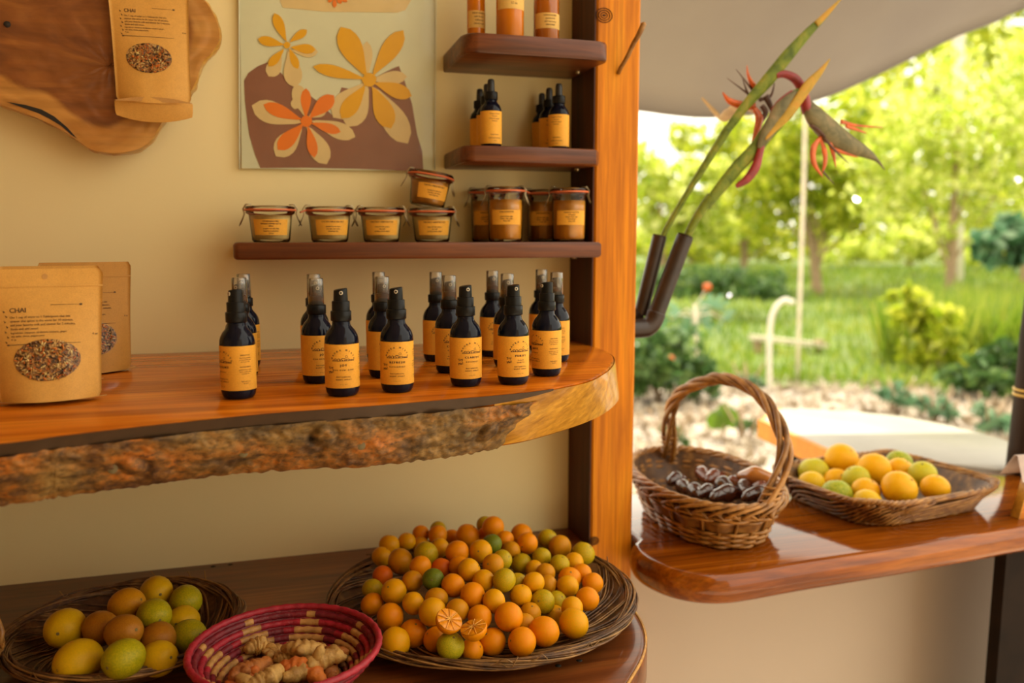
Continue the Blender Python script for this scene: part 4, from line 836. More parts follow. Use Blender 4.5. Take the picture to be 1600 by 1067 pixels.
# glossy seed pods inside
R3 = random.Random(4); gp = 'dark glossy seed pods in the handled basket'
def pod(px_, py_, z, L, ang, tilt, mat, label, r=.0125):
    p = onz(px_, py_, z+.003); o = thing('seed_pod', label, 'seed pod', tuple(p), ang, gp, (tilt, 0, ang)); m = MB(); n = 14; pts = []; rr = []
    for i in range(n): f = i/(n-1); pts.append((L*(f-.5), .14*L*math.sin(PI*f)-.07*L, .06*L*math.sin(PI*f))); rr.append(max(.0012, r*math.sin(PI*min(.995, max(.02, f)))**.62*(1+.12*math.sin(f*14))))
    m.tube(pts, rr, 14, flat=.95).build('pod_shell', mat, o); MB().tube([(L*.49, -.07*L, 0), (L*.56, -.08*L, .001)], [.0016, .0010], 6).build('stalk', 'willow_dark', o); return o
podl = [(1057, 752, .99, .05, .3, .2, 'pod_dark', 'small dark pod at the left end of the basket'), (1070, 764, .985, .055, 1.4, .1, 'pod_dark', 'dark pod with bright gloss, second from the left'), (1088, 770, .986, .05, 1.1, 0, 'pod_dark', 'short dark pod beside the front rim, third from the left'),
    (1100, 745, .985, .08, 1.3, .3, 'pod_red', 'long reddish-brown pod leaning against the back wall of the basket'), (1106, 772, .985, .06, .2, .1, 'pod_dark', 'dark pod lying low near the middle of the front rim'), (1118, 748, .99, .06, .4, -.2, 'pod_red', 'red-brown pod at the back, right of the long leaning one'),
    (1133, 762, .992, .06, 1.5, .3, 'pod_dark', 'upright dark pod in the middle of the basket'), (1150, 758, .995, .05, 1.9, -.3, 'pod_red', 'brown pod in the middle, just left of the pale orange one'), (1137, 776, .987, .08, .05, 0, 'pod_dark', 'long flat dark pod along the front rim'),
    (1166, 766, .996, .065, 1.0, .4, 'pod_dark', 'dark pod with a white glint right of the middle'), (1172, 752, .998, .05, .4, -.3, 'pod_dark', 'dark pod tucked under the orange pod'), (1186, 776, .995, .075, .0, .1, 'pod_dark', 'black shiny pod at the right end under the handle'),
    (1192, 766, 1.000, .055, 2.4, .2, 'pod_red', 'brown pod beside the handle foot'), (1184, 749, 1.012, .085, 2.25, .45, 'pod_orange', 'large orange-brown pod leaning on the rim beside the handle')]
for a in podl: pod(*a, r=.0165 if a[6] == 'pod_orange' else R3.uniform(.0135, .0165))

# oblong willow tray
t = thing('willow_tray', 'low oblong dark willow tray holding oranges at the right of the counter', 'basket', (1.162, -.060, .9355), math.radians(7))
TX, TY, TH = .178, .146, .050
def tw(a, z, out=0):
    f = z/TH; x, y = sup(a, TX-.035*(1-f)+out, TY-.035*(1-f)+out, 4.5); return Vector((x, y, z+.004*max(0, math.cos(4*a-PI))*f))
m = MB().grid(lambda a, b: tuple(tw(2*PI*a, .002+(TH-.004)*b, -.0055)), 90, 4); m.build('dark_gap_backing', 'vine', t)  # dark backing that paints the shade between the tray's strands
m = MB(); m.rings([[tuple(tw(2*PI*k/60, .002, -.002)) for k in range(60)], [tuple(tw(2*PI*k/60, .005, -.003)) for k in range(60)]]); m.build('base', 'vine', t)
NK = 48
for k in range(NK):
    a0 = 2*PI*k/NK; R5 = random.Random(k); n = 12
    for sgn, mt, rr in ((1, 'willow_dark', .0027), (-1, 'vine', .0018)):
        pts = []
        for j in range(n):
            f = j/(n-1); a = a0+sgn*f*(.62+.1*R5.random()); z = .002+.044*f; pts.append(tw(a, z, (.0052 if sgn > 0 else .0005)+.0026*math.sin(f*9+k)))
        strand('weaver', pts, rr, mt, t, 5)
for ph in range(4):
    pts = []
    for j in range(220):
        a = 2*PI*j/220; w_ = 19*a+ph*PI/2; pts.append(tw(a, TH+.0040*math.sin(w_), .0046*math.cos(w_)))
    strand('rim_strand', pts, .0030, 'willow_dark', t, 6, True)
for ph in range(2):
    strand('foot_strand', [tw(2*PI*j/180, .004, .003+.002*math.cos(20*2*PI*j/180+ph*PI)) for j in range(180)], .0024, 'willow_dark', t, 6, True)

# round vine platter (also used, smaller, for the lemons)
def vine_plate(label, loc, R, H, strands, mat, pale, seed, sx=1.0):
    t = thing('vine_basket', label, 'basket', loc, 0, None); R6 = random.Random(seed)
    m = MB(); m.lathe([(0, .002), (R*.62, .002), (R*.80, .008), (R*.93, H*.7), (R*.965, H), (R*.955, H+.001), (R*.90, H*.72), (R*.78, .0105), (R*.6, .005), (0, .005)], 64, caps=False)
    m.v = [(x*sx, y, z) for x, y, z in m.v]; m.build('woven_bed', mat, t)
    def prof(s):   # s 0 centre .. 1 rim -> (r,z)
        return R*s, (.006 if s < .62 else .006+(H-.004)*((s-.62)/.38)**1.5)
    for k in range(strands):     # swirling wall strands
        a0 = 2*PI*k/strands+R6.random()*.05; n = 14; pts = []; d = R6.uniform(.7, 1.1)
        for j in range(n):
            f = j/(n-1); r, z = prof(.60+.38*f); a = a0+d*f; w_ = .0016*math.sin(9*f+k); pts.append((sx*(r+w_)*math.cos(a), (r+w_)*math.sin(a), z+.0022+.0012*math.cos(9*f+k)))
        strand('wall_strand', pts, R6.uniform(.0009, .0015), mat if R6.random() < .6 else pale, t, 5)
    for k in range(26):          # rim bundle, loose crossing vines
        n = 110; ph = R6.random()*6.28; f1 = R6.choice([2, 3, 4, 5]); q = R6.uniform(-.004, .004); pts = []
        for j in range(n):
            a = 2*PI*j/n; rr = R*.985+q+.0052*math.sin(f1*a+ph); pts.append((sx*rr*math.cos(a), rr*math.sin(a), H+R6.uniform(-.0002, .0002)+.0050*math.cos(f1*a+ph)+q*.4))
        strand('rim_vine', pts, R6.uniform(.0010, .0017), mat if R6.random() < .55 else pale, t, 5, True)
    for k in range(9):           # stray ends
        a = R6.random()*6.28; strand('stray_end', [(sx*(R+.004*math.sin(j))*math.cos(a+j*.03), (R+.0016*j)*math.sin(a+j*.03), H+.003*j*R6.random()) for j in range(7)], .0008, pale, t, 4)
    return t
vine_plate('large shallow round dark vine platter under the heap of small citrus', (.293, -.291, .9256), .212, .024, 84, 'vine', 'vine_pale', 3)
vine_plate('dark round vine basket of lemons at the lower left of the shelf', (-.173, -.281, .9256), .140, .034, 72, 'vine', 'vine_pale', 5)

# red coiled basket
rc = Vector((.018, -.458, .9256)); t = thing('coiled_basket', 'red and tan coiled grass bowl holding turmeric roots', 'basket', tuple(rc))
NC = 11
for i in range(NC):
    f = i/(NC-1); R = .038+.067*f**.9; z = .006+.058*f**1.35; r = .0040; n = 168; m = MB()
    pts = [(R*math.cos(2*PI*k/n), R*math.sin(2*PI*k/n), z) for k in range(n)]
    rr = [r*(1+.10*math.sin(k*PI/2*1.0)+.0) for k in range(n)]; m.tube(pts, rr, 8, True)
    mi = []; depth = NC-1-i
    for fi in range(len(m.f)):
        k = fi//8; a = (math.degrees(2*PI*k/n)-68) % 45; a = min(a, 45-a)
        half = {0: -1, 1: 3, 2: 7, 3: 12, 4: 16, 5: 19.5, 6: 21}.get(depth, 30)
        if a < half: mi.append(1 if depth < 6 else 3)
        else: mi.append(2 if (depth in (1, 4) or (depth > 2 and (int(k/7) % 3 == 0))) else 0)
    m.m = mi; m.build('coil', ['coil_red', 'coil_tan', 'coil_maroon', 'coil_brown'], t)
MB().lathe([(0, .001), (.040, .001), (.042, .004), (.036, .0075), (0, .0075)], 40).build('base', 'coil_brown', t)
m = MB().lathe([(.035+.067*f**.9+.0015, .004+.058*f**1.35) for f in [q/12 for q in range(13)]], 60, caps=False); m.build('lining', 'coil_maroon', t)
# turmeric and ginger roots
def root(label, p, L, ang, r, mat, tilt=0, knobs=3, seed=0):
    t = thing('turmeric_root', label, 'root', tuple(p), ang, 'turmeric roots in the red coiled bowl', (0, tilt, ang)); R7 = random.Random(seed); m = MB(); n = 26; pts = []; rr = []
    for i in range(n):
        f = i/(n-1); pts.append((L*(f-.5), .12*L*math.sin(f*4+seed), .05*L*math.sin(f*5+seed*2))); e = (math.sin(PI*min(.99, max(.03, f)))**.4)
        rr.append(r*e*(1+.10*math.sin(f*44)+.16*noise.noise(Vector((f*7, seed, 0)))))
    m.tube(pts, rr, 12); 
    for k in range(knobs):
        i = R7.randrange(5, n-4); a = R7.random()*2*PI; c = Vector(pts[i]); d = Vector((.35*R7.uniform(-1, 1), math.cos(a), abs(math.sin(a))*.6)).normalized(); l = r*R7.uniform(.9, 1.7)
        m.tube([c, c+d*l*.5, c+d*l*1.0, c+d*l*1.25], [r*.62, r*.66, r*.5, r*.12], 10)
    m.v = [(x+.0012*noise.noise(Vector((x*260, y*260, z*260+seed))), y+.0012*noise.noise(Vector((x*260+9, y*260, z*260))), z+.0012*noise.noise(Vector((x*260, y*260+5, z*260)))) for x, y, z in m.v]
    m.build('root', mat, t); return t
zr = .958
for q, (px_, py_, dz, L, ang, r, mat, tilt, kn, lab) in enumerate([
    (404, 1012, .006, .026, .3, .0085, 'ginger', 0, 2, 'round pale knob of root at the back left, against the coils'), (430, 1018, .004, .022, 1.2, .006, 'ginger', 0, 3, 'small knobbly pale root piece, second from the left at the back'), (446, 1026, .003, .022, .35, .0065, 'ginger', 0, 1, 'small smooth pale root lump in the middle of the bowl'),
    (478, 1014, .010, .046, -.15, .0095, 'ginger', .1, 2, 'stout pale root at the back centre of the bowl'), (512, 1020, .006, .040, -.3, .0085, 'turmeric', .1, 1, 'brown ringed turmeric finger at the back right'), (492, 1041, .010, .062, .05, .0095, 'ginger', 0, 4, 'long knobbly pale root lying across the right middle'),
    (470, 1052, .006, .055, -.5, .0090, 'turmeric_bright', .1, 1, 'bright orange turmeric finger in front of the long pale root'), (392, 1046, .006, .048, 1.0, .0095, 'turmeric', 0, 2, 'brown turmeric root at the left, pointing toward the wall'), (412, 1060, .010, .040, .8, .0095, 'ginger', 0, 2, 'pale turmeric root at the lower left, cut by the frame'),
    (442, 1058, -.004, .050, .1, .0080, 'turmeric', 0, 1, 'dark turmeric root low in the middle of the bowl'), (425, 1036, -.006, .050, -.1, .0075, 'turmeric', 0, 1, 'dark turmeric finger lying low behind the middle'), (520, 1052, -.002, .040, 1.2, .0075, 'turmeric', 0, 1, 'dark turmeric finger at the right wall of the bowl'), (380, 1066, .0, .040, .4, .008, 'turmeric_bright', 0, 1, 'orange turmeric root at the lowest left edge of the bowl')]):
    root(lab, onz(px_, py_, zr+dz), L*1.18, ang, r*1.18, mat, tilt, kn, q)

# edge of another basket at the far left
t = thing('leaf_basket', 'sliver of a pale woven leaf basket at the lower left edge', 'basket', (-.371, -.350, .9256))
m = MB(); m.grid(lambda a, b: (lambda an, s: ((.070+.0*s)*s*math.cos(an)-.0, .070*s*math.sin(an), .002+.085*(s-.45)**1.1 if s > .45 else .002))(2*PI*a, .02+.98*b), 40, 12); m.build('bowl', 'willow_dark', t)
for k in range(44):
    a = 2*PI*k/44; pts = [(.0715*s*math.cos(a+.3*s), .0715*s*math.sin(a+.3*s), (.003+.085*(s-.45)**1.1 if s > .45 else .003)+.001) for s in [.4+.6*j/9 for j in range(10)]]; strand('leaf_strip', pts, .0019, 'willow', t, 5)
for ph in range(3): strand('rim_strand', [((.0725+.0026*math.cos(24*a+ph*2.1))*math.cos(a), (.0725+.0026*math.cos(24*a+ph*2.1))*math.sin(a), .052+.0028*math.sin(24*a+ph*2.1)) for a in [2*PI*j/120 for j in range(120)]], .0019, 'willow', t, 5, True)
strand('loose_leaf', [(.071, .010, .052), (.072, .016, .066), (.068, .022, .080), (.066, .026, .088)], [.002, .0035, .002, .0006], 'willow', t, 5)

# ================================================================== FRUIT
def fruit_mesh(name, mat, seed, sq=(1, 1, .93), seg=22):
    R8 = random.Random(seed); m = MB()
    def fn(p):
        q = p.copy(); top = max(0, p.z-.93)/.07; bot_ = max(0, -p.z-.95)/.05; d = 1+.018*noise.noise(p*1.6+Vector((seed, 0, 0)))-.05*top*top-.025*bot_
        return Vector((q.x*sq[0]*d, q.y*sq[1]*d, q.z*sq[2]*d))
    m.ball((0, 0, 0), 1, seg, 14, fn=fn); return m
def put_fruit(kind, label, cat, group, p, r, mat, rot, sq=(1, 1, .93), stem=True, seed=0):
    t = thing(kind, label, cat, p, 0, group, rot); pk_ = (kind, mat, seed % 4)
    if pk_ not in FM:
        o = fruit_mesh('peel', mat, seed % 4, sq).build('peel', mat, t); FM[pk_] = o.data
    else:
        o = bpy.data.objects.new('peel', FM[pk_]); COL.objects.link(o); o.parent = t
    o.scale = (r, r, r)
    if stem:
        if 'scar' not in FM:
            s = MB().lathe([(0, .0), (.09, -.004), (.10, .015), (.06, .04), (.03, .03), (0, .035)], 8).build('stem_scar', 'stem_scar', t); FM['scar'] = s.data
        else: s = bpy.data.objects.new('stem_scar', FM['scar']); COL.objects.link(s); s.parent = t
        s.scale = (r, r, r); s.location = (0, 0, r*sq[2]*.93)
    return t
FM = {}
KUM = [(0.1821, -0.1501, 0.9824, 0.016, 'Y'), (0.2098, -0.1453, 0.9831, 0.014, 'Y'), (0.2372, -0.1172, 0.9827, 0.014, 'O'), (0.2667, -0.1113, 0.9846, 0.014, 'L'), (0.2602, -0.1388, 0.9856, 0.0159, 'O'), (0.2886, -0.11, 0.9681, 0.0141, 'O'), (0.3065, -0.1479, 0.9834, 0.019, 'O'), (0.342, -0.1183, 0.9878, 0.014, 'L'), (0.3433, -0.1645, 0.9988, 0.0179, 'O'), (0.3369, -0.1427, 0.9791, 0.014, 'O'), (0.3184, -0.2489, 1.0042, 0.015, 'G'), (0.1671, -0.1742, 0.9738, 0.0153, 'Y'), (0.184, -0.2462, 0.9915, 0.0187, 'D'), (0.2328, -0.14, 0.9721, 0.014, 'D'), (0.2193, -0.2554, 1.0021, 0.0178, 'L'), (0.2424, -0.2349, 1.0009, 0.0149, 'Y'), (0.2612, -0.2717, 1.0054, 0.0172, 'O'), (0.294, -0.2772, 1.0056, 0.0168, 'Y'), (0.2037, -0.2952, 0.9997, 0.0155, 'O'), (0.2334, -0.2945, 0.9944, 0.0145, 'R'), (0.2551, -0.3104, 1.0004, 0.0146, 'O'), (0.262, -0.3382, 1.0048, 0.0161, 'Y'), (0.1552, -0.2671, 0.9808, 0.015, 'R'), (0.2126, -0.3401, 0.9981, 0.015, 'G'), (0.1879, -0.3185, 0.9901, 0.0148, 'D'), (0.2354, -0.3592, 0.995, 0.0161, 'O'), (0.2755, -0.3633, 0.9987, 0.0148, 'Y'), (0.2978, -0.3304, 1.0055, 0.015, 'D'), (0.1385, -0.2882, 0.9721, 0.015, 'L'), (0.161, -0.3308, 0.9837, 0.0173, 'Y'), (0.1805, -0.3684, 0.9811, 0.015, 'Y'), (0.1332, -0.3225, 0.9664, 0.0156, 'O'), (0.1503, -0.3676, 0.9658, 0.0184, 'O'), (0.2104, -0.3719, 0.9851, 0.0153, 'D'), (0.1991, -0.4009, 0.9811, 0.018, 'Y'), (0.2542, -0.3894, 0.9914, 0.017, 'O'), (0.2771, -0.4097, 0.9893, 0.0154, 'Y'), (0.2296, -0.4081, 0.9825, 0.015, 'D'), (0.2546, -0.4246, 0.9776, 0.0156, 'O'), (0.1756, -0.394, 0.9525, 0.0185, 'O'), (0.1491, -0.4179, 0.9554, 0.0194, 'Y'), (0.1986, -0.4224, 0.9549, 0.016, 'O'), (0.2098, -0.4559, 0.9606, 0.0173, 'G2'), (0.2375, -0.452, 0.9494, 0.0146, 'O'), (0.266, -0.442, 0.9514, 0.0174, 'O'), (0.3487, -0.2121, 0.994, 0.0146, 'O'), (0.396, -0.146, 0.9755, 0.0176, 'O'), (0.3784, -0.2313, 0.9926, 0.0163, 'O'), (0.4291, -0.1782, 0.9757, 0.0161, 'L'), (0.4382, -0.21, 0.9724, 0.0191, 'D'), (0.4628, -0.2471, 0.9729, 0.0181, 'L2'), (0.3512, -0.238, 0.9866, 0.014, 'D'), (0.3216, -0.2937, 0.9962, 0.0144, 'L'), (0.3602, -0.2613, 0.974, 0.0157, 'L'), (0.3885, -0.2696, 0.9842, 0.0141, 'L'), (0.4071, -0.2963, 0.9807, 0.0148, 'L'), (0.4351, -0.2791, 0.974, 0.015, 'Y'), (0.3717, -0.2869, 0.9732, 0.014, 'Y'), (0.3804, -0.3116, 0.9769, 0.014, 'D'), (0.2992, -0.3797, 1.0028, 0.016, 'L'), (0.3273, -0.3454, 0.9825, 0.0141, 'L'), (0.3449, -0.3654, 0.9884, 0.0148, 'Y'), (0.3754, -0.3366, 0.9698, 0.014, 'D'), (0.4124, -0.3233, 0.9695, 0.0166, 'O'), (0.3994, -0.3506, 0.9709, 0.0155, 'Y'), (0.4405, -0.3404, 0.9658, 0.0153, 'O'), (0.437, -0.307, 0.9686, 0.0146, 'O'), (0.3212, -0.3834, 0.9807, 0.0151, 'Y'), (0.3503, -0.388, 0.9701, 0.0165, 'L'), (0.3789, -0.3637, 0.9574, 0.014, 'L'), (0.4139, -0.3875, 0.9658, 0.0162, 'O'), (0.3829, -0.4118, 0.9673, 0.0153, 'Y'), (0.3734, -0.443, 0.9616, 0.0197, 'Y'), (0.2885, -0.4383, 0.9793, 0.0182, 'O'), (0.3277, -0.405, 0.9649, 0.014, 'D'), (0.3687, -0.3862, 0.948, 0.014, 'Y'), (0.3299, -0.4537, 0.9617, 0.0195, 'O'), (0.2969, -0.4667, 0.9588, 0.0181, 'O'), (0.3132, -0.4268, 0.9613, 0.014, 'D')]
CW = {'O': 'orange', 'Y': 'golden yellow', 'L': 'yellow-green', 'D': 'dull amber', 'R': 'reddish orange', 'G': 'dark green', 'G2': 'lime-green mottled', 'L2': 'olive green'}
R9 = random.Random(11); used = {}
cxk, cyk = .293, -.291
def where(x, y, z):
    col_ = 'far left' if x < .19 else 'left' if x < .25 else 'middle' if x < .33 else 'right' if x < .39 else 'far right'
    row_ = 'front edge' if y < -.42 else 'front slope' if y < -.36 else 'centre' if y < -.27 else 'back slope' if y < -.19 else 'back edge'
    return col_, row_
GK = 'small citrus heaped on the round vine platter'
labs = []
for x, y, z, r, k in KUM: labs.append((k,)+where(x, y, z))
order = {}
for i, L_ in enumerate(labs): order.setdefault(L_, []).append(i)
ORD = ['leftmost', 'second from left', 'third from left', 'fourth from left', 'fifth from left', 'sixth from left', 'seventh from left']
for i, (x, y, z, r, k) in enumerate(KUM):
    L_ = labs[i]; same = sorted(order[L_], key=lambda j: KUM[j][0]); base = '%s small citrus, %s, %s of heap' % (CW[k], L_[2], L_[1])
    if len(same) > 1: base += ', %s of %d there' % (ORD[same.index(i)], len(same))
    kk = 'L' if k == 'L2' else k
    # some show their stem scar to the viewer
    rot = (R9.uniform(-1.9, 1.9), R9.uniform(-.8, .8), R9.uniform(0, 6.28))
    if k == 'L' and r > .018: rot = (math.radians(95), 0, R9.uniform(-.4, .4))
    put_fruit('small_citrus', base, 'fruit', GK, (x, y, z), r, 'citrus_'+kk, rot, (1, 1, .94), True, i)
# the opened fruit: two halves showing flesh
def half(label, p, r, rot):
    t = thing('citrus_half', label, 'fruit', tuple(p), 0, 'two halves of the opened small citrus', rot); m = MB(); seg = 22
    m.lathe([(0, -.93*r)]+[(r*math.sin(PI/2*q/7), -.93*r*math.cos(PI/2*q/7)) for q in range(1, 8)]+[(r*.95, .001)], seg, caps=False); m.build('peel', 'citrus_O', t)
    f = MB(); vs = [(0, 0, .0016)]; 
    for q in range(1, 5):
        for k in range(40): a = 2*PI*k/40; vs.append((r*.95*q/4*math.cos(a), r*.95*q/4*math.sin(a), .0012+.0014*abs(math.sin(4.5*a))*(1-abs(q-2.5)/2.5)+.0008*noise.noise(Vector((a*3, q, 0)))))
    fs = [(0, 1+k, 1+(k+1) % 40) for k in range(40)]
    for q in range(3):
        for k in range(40): k2 = (k+1) % 40; fs.append((1+q*40+k, 1+(q+1)*40+k, 1+(q+1)*40+k2, 1+q*40+k2))
    f.add(vs, fs); f.build('flesh', 'flesh', t); g = MB()
    for k in range(9): a = 2*PI*k/9; g.tube([(0, 0, .0026), (r*.4*math.cos(a), r*.4*math.sin(a), .0028), (r*.93*math.cos(a), r*.93*math.sin(a), .0018)], [.0012, .0006, .0005], 4)
    g.build('membrane', 'pith', t); return t
hd = lambda px_, py_, d: CAM+ray(px_, py_)*d
half('left half of the opened orange citrus, flesh showing, on the front of the heap', hd(702, 969, 1.033), .0168, (math.radians(30), math.radians(14), math.radians(8)))
half('right half of the opened orange citrus, flesh turned up, on the front of the heap', hd(740, 981, 1.028), .0165, (math.radians(8), math.radians(-14), math.radians(-12)))

ORA = [(1.0702, 0.0348, 0.9764, 0.031, 'LY'), (1.1348, 0.0323, 0.9966, 0.035, 'O'), (1.1484, -0.0459, 0.9961, 0.034, 'O'), (1.2376, -0.0125, 0.9945, 0.027, 'G'), (1.0873, -0.017, 0.9688, 0.027, 'O'), (1.0251, -0.0197, 0.97, 0.027, 'Y'), (1.0939, -0.0636, 0.9866, 0.027, 'LY'), (1.0234, -0.0986, 0.9726, 0.0294, 'G'), (1.079, -0.1112, 0.9766, 0.027, 'O'), (1.0494, -0.152, 0.9692, 0.027, 'Y'), (1.1235, -0.146, 0.9885, 0.0335, 'O'), (1.2057, -0.0525, 0.9908, 0.027, 'O'), (1.2133, -0.1038, 0.9968, 0.027, 'LY'), (1.1994, -0.152, 0.985, 0.0267, 'O')]
OL = ['yellow-green orange at the far left of the tray, beside the basket handle', 'bright orange on top of the pile, upper left', 'large bright orange on top in the middle of the pile', 'green orange at the back of the tray, right of the top orange', 'orange-yellow orange left of centre under the top one', 'small yellow orange at the left end, half behind the basket handle', 'pale yellow-green orange glimpsed low in the middle', 'green orange at the front left, against the rim', 'flattened orange behind the front one, at the middle front', 'small yellow orange at the very front of the tray', 'largest orange, at the front right of the pile', 'orange half hidden behind the largest one', 'pale yellow-green orange at the right back', 'orange with its stem scar showing, at the right end of the pile']
OM = {'LY': 'orange_L', 'O': 'orange_O', 'G': 'orange_G', 'Y': 'orange_Y'}
for i, (x, y, z, r, k) in enumerate(ORA): put_fruit('orange', OL[i], 'fruit', 'oranges in the willow tray', (x+.006, y+.002, z), r, OM[k], (R9.uniform(-.7, .7), R9.uniform(-.7, .7), R9.uniform(0, 6)) if i != 13 else (.15, 0, 0), (1, 1, .92), True, i)
LEM = [(-0.2377, -0.3074, 0.9762, 0.0246, 'OY'), (-0.2106, -0.3819, 0.9664, 0.0257, 'Y'), (-0.1578, -0.414, 0.9779, 0.0224, 'GY'), (-0.1241, -0.3942, 0.9632, 0.0215, 'Y'), (-0.0955, -0.3315, 0.9575, 0.0215, 'GR'), (-0.104, -0.252, 0.971, 0.0215, 'GY'), (-0.1423, -0.2303, 0.9797, 0.0215, 'Y'), (-0.1363, -0.3127, 0.9818, 0.0215, 'GY'), (-0.1722, -0.2774, 0.9854, 0.0215, 'O'), (-0.1959, -0.3222, 0.9772, 0.0215, 'DO'), (-0.1647, -0.3595, 0.9854, 0.0215, 'DO'), (-0.1052, -0.2912, 0.9596, 0.0215, 'Y'), (-0.1278, -0.3539, 0.9687, 0.0215, 'DO')]
LL = ['large yellow lemon with an amber cheek, at the left of the basket', 'large yellow lemon at the front left of the basket', 'large greenish lemon at the front middle of the basket', 'yellow lemon at the front right, beside the red bowl', 'green-yellow lemon with a brown scar, at the right of the basket', 'round green-yellow lemon at the back right', 'yellow lemon at the back, topmost in the basket', 'green-yellow lemon on top in the middle', 'orange-yellow lemon at the back, left of the top green one', 'small dull orange lemon low behind the left one', 'dull orange lemon low in the middle', 'yellow lemon tucked between the two at the right', 'small dull orange lemon low at the front right']
LMm = {'OY': 'lemon_Y', 'Y': 'lemon_Y', 'GY': 'lemon_G', 'GR': 'lemon_G', 'O': 'lemon_O', 'DO': 'lemon_D'}
for i, (x, y, z, r, k) in enumerate(LEM): put_fruit('lemon', LL[i], 'fruit', 'lemons in the dark vine basket', (x, y, z), r, LMm[k], (R9.uniform(1.0, 1.6), R9.uniform(-.6, .6), R9.uniform(-.9, .9)), (.98, .96, 1.12), True, i)

# ================================================================== BIRD-OF-PARADISE FLOWERS IN A WALL TUBE
t = thing('flower_tube', 'pair of dark brown tubes elbowed onto the side of the post, holding flowers', 'vase', tuple(ony(1005, 515, -.05)))
L0 = Vector(t.location)
T = lambda x, y, Y: ony(x, y, Y)-L0
b1, b2 = T(1022, 500, -.05), T(1071, 368, -.05)
def cup(name, pts, r):
    m = MB(); m.tube(pts, r, 20); return m.build(name, 'tube_brown', t)
def hollow(name, a, b, r):
    d = (b-a).normalized(); m = MB(); m.tube([a, a+(b-a)*.98, b, b-d*.004, b-d*.03], [r, r, r*.98, r*.82, r*.8], 20); return m.build(name, 'tube_brown', t, auto=50)
hollow('tube', b1, b2, .0150); hollow('tube', T(1001, 492, -.022), T(1031, 368, -.022), .0130)
el = [Vector((.616-L0.x, .0, 0))+Vector((0, 0, T(1000, 513, -.05).z)), T(1004, 513, -.05), T(1013, 510, -.05), T(1021, 501, -.05), T(1026, 488, -.05)]
MB().tube(catmull(el, 5), .0168, 20).build('elbow', 'elbow_brown', t)
MB().tube([Vector((.613-L0.x, .028, T(1000, 492, -.022).z)), T(1002, 492, -.022)], .012, 16).build('elbow', 'elbow_brown', t)

def fl(label, base):
    t = thing('bird_of_paradise', label, 'flower', tuple(base)); return t, Vector(base)
def spath(pts, L0, n=8): return catmull([ony(x, y, Y)-L0 for x, y, Y in pts], n)
def ipol(vals, n): return [vals[min(int(i/(n-1)*(len(vals)-1)), len(vals)-2)]+(vals[min(int(i/(n-1)*(len(vals)-1)), len(vals)-2)+1]-vals[min(int(i/(n-1)*(len(vals)-1)), len(vals)-2)])*((i/(n-1)*(len(vals)-1)) % 1 if i < n-1 else 1) for i in range(n)]
def spindle(name, pts, L0, radii, mat, parent, flat=.6, seg=12):
    P = spath(pts, L0); return MB().tube(P, ipol(radii, len(P)), seg, flat=flat, up=(-1, 0, .6)).build(name, mat, parent)
pxm = 1.5/1340   # metres per pixel at the flowers
ta, La = fl('tall bird-of-paradise whose grey-green hooded flower hangs from a red neck at right', ony(1024, 400, -.022))
spindle('stem', [(1024, 400, -.022), (1040, 360, -.024), (1075, 300, -.03), (1105, 252, -.035), (1138, 200, -.04)], La, [4.6*pxm, 4.6*pxm, 5*pxm, 6*pxm, 7*pxm], 'bract', ta, .9)
spindle('leaf_bract', [(1130, 212, -.04), (1165, 165, -.045), (1200, 125, -.05), (1230, 88, -.055), (1262, 52, -.06), (1292, 22, -.065), (1316, -4, -.07)], La, [6.5*pxm, 8*pxm, 11*pxm, 10.5*pxm, 7.5*pxm, 4.2*pxm, .6*pxm], 'bract', ta, .45)
spindle('tip', [(1275, 38, -.0645), (1297, 16, -.068), (1318, -6, -.072)], La, [5.4*pxm, 3.6*pxm, .5*pxm], 'bract_tip', ta, .5)
spindle('red_neck', [(1212, 118, -.052), (1226, 116, -.055), (1243, 124, -.058), (1254, 142, -.06), (1259, 165, -.06), (1262, 176, -.06)], La, [5*pxm, 6*pxm, 7.5*pxm, 8*pxm, 9*pxm, 9*pxm], 'flower_red', ta, .9)
spindle('hood', [(1259, 158, -.06), (1272, 180, -.062), (1296, 205, -.064), (1325, 225, -.066), (1352, 238, -.067), (1370, 250, -.068), (1383, 266, -.069)], La, [7*pxm, 18*pxm, 21*pxm, 17*pxm, 10*pxm, 3.5*pxm, .5*pxm], 'bract_grey', ta, .55)
for pts, rd, mt in [([(1284, 212, -.07), (1271, 232, -.075), (1272, 255, -.078), (1286, 277, -.08)], [2, 6, 5, .6], 'flower_orange'), ([(1280, 212, -.066), (1288, 235, -.068), (1289, 255, -.07), (1284, 272, -.071)], [2, 5, 4, .6], 'flower_orange'), ([(1286, 268, -.078), (1296, 280, -.08), (1304, 288, -.081)], [2, 1.4, .4], 'flower_dry'),
        ([(1296, 222, -.07), (1302, 240, -.072), (1306, 262, -.073)], [5, 4, .6], 'flower_orange'), ([(1285, 210, -.07), (1300, 230, -.074), (1327, 256, -.078)], [3, 2.6, .5], 'flower_dry'), ([(1300, 232, -.07), (1322, 240, -.072), (1341, 246, -.073)], [3.5, 2.5, .5], 'flower_orange'),
        ([(1314, 190, -.05), (1340, 196, -.046), (1379, 199, -.042)], [4, 2.2, .6], 'flower_orange'), ([(1322, 197, -.05), (1340, 203, -.048), (1354, 208, -.047)], [4, 2.6, .6], 'flower_orange'), ([(1266, 196, -.07), (1276, 203, -.072), (1288, 214, -.073)], [4, 6, 4], 'flower_dry')]:
    spindle('sepal', pts, La, [v*pxm for v in rd], mt, ta, .6, 7)
tb, Lb = fl('bird-of-paradise flower with broad green spathe and spread orange sepals, in the front tube', ony(1066, 396, -.05))
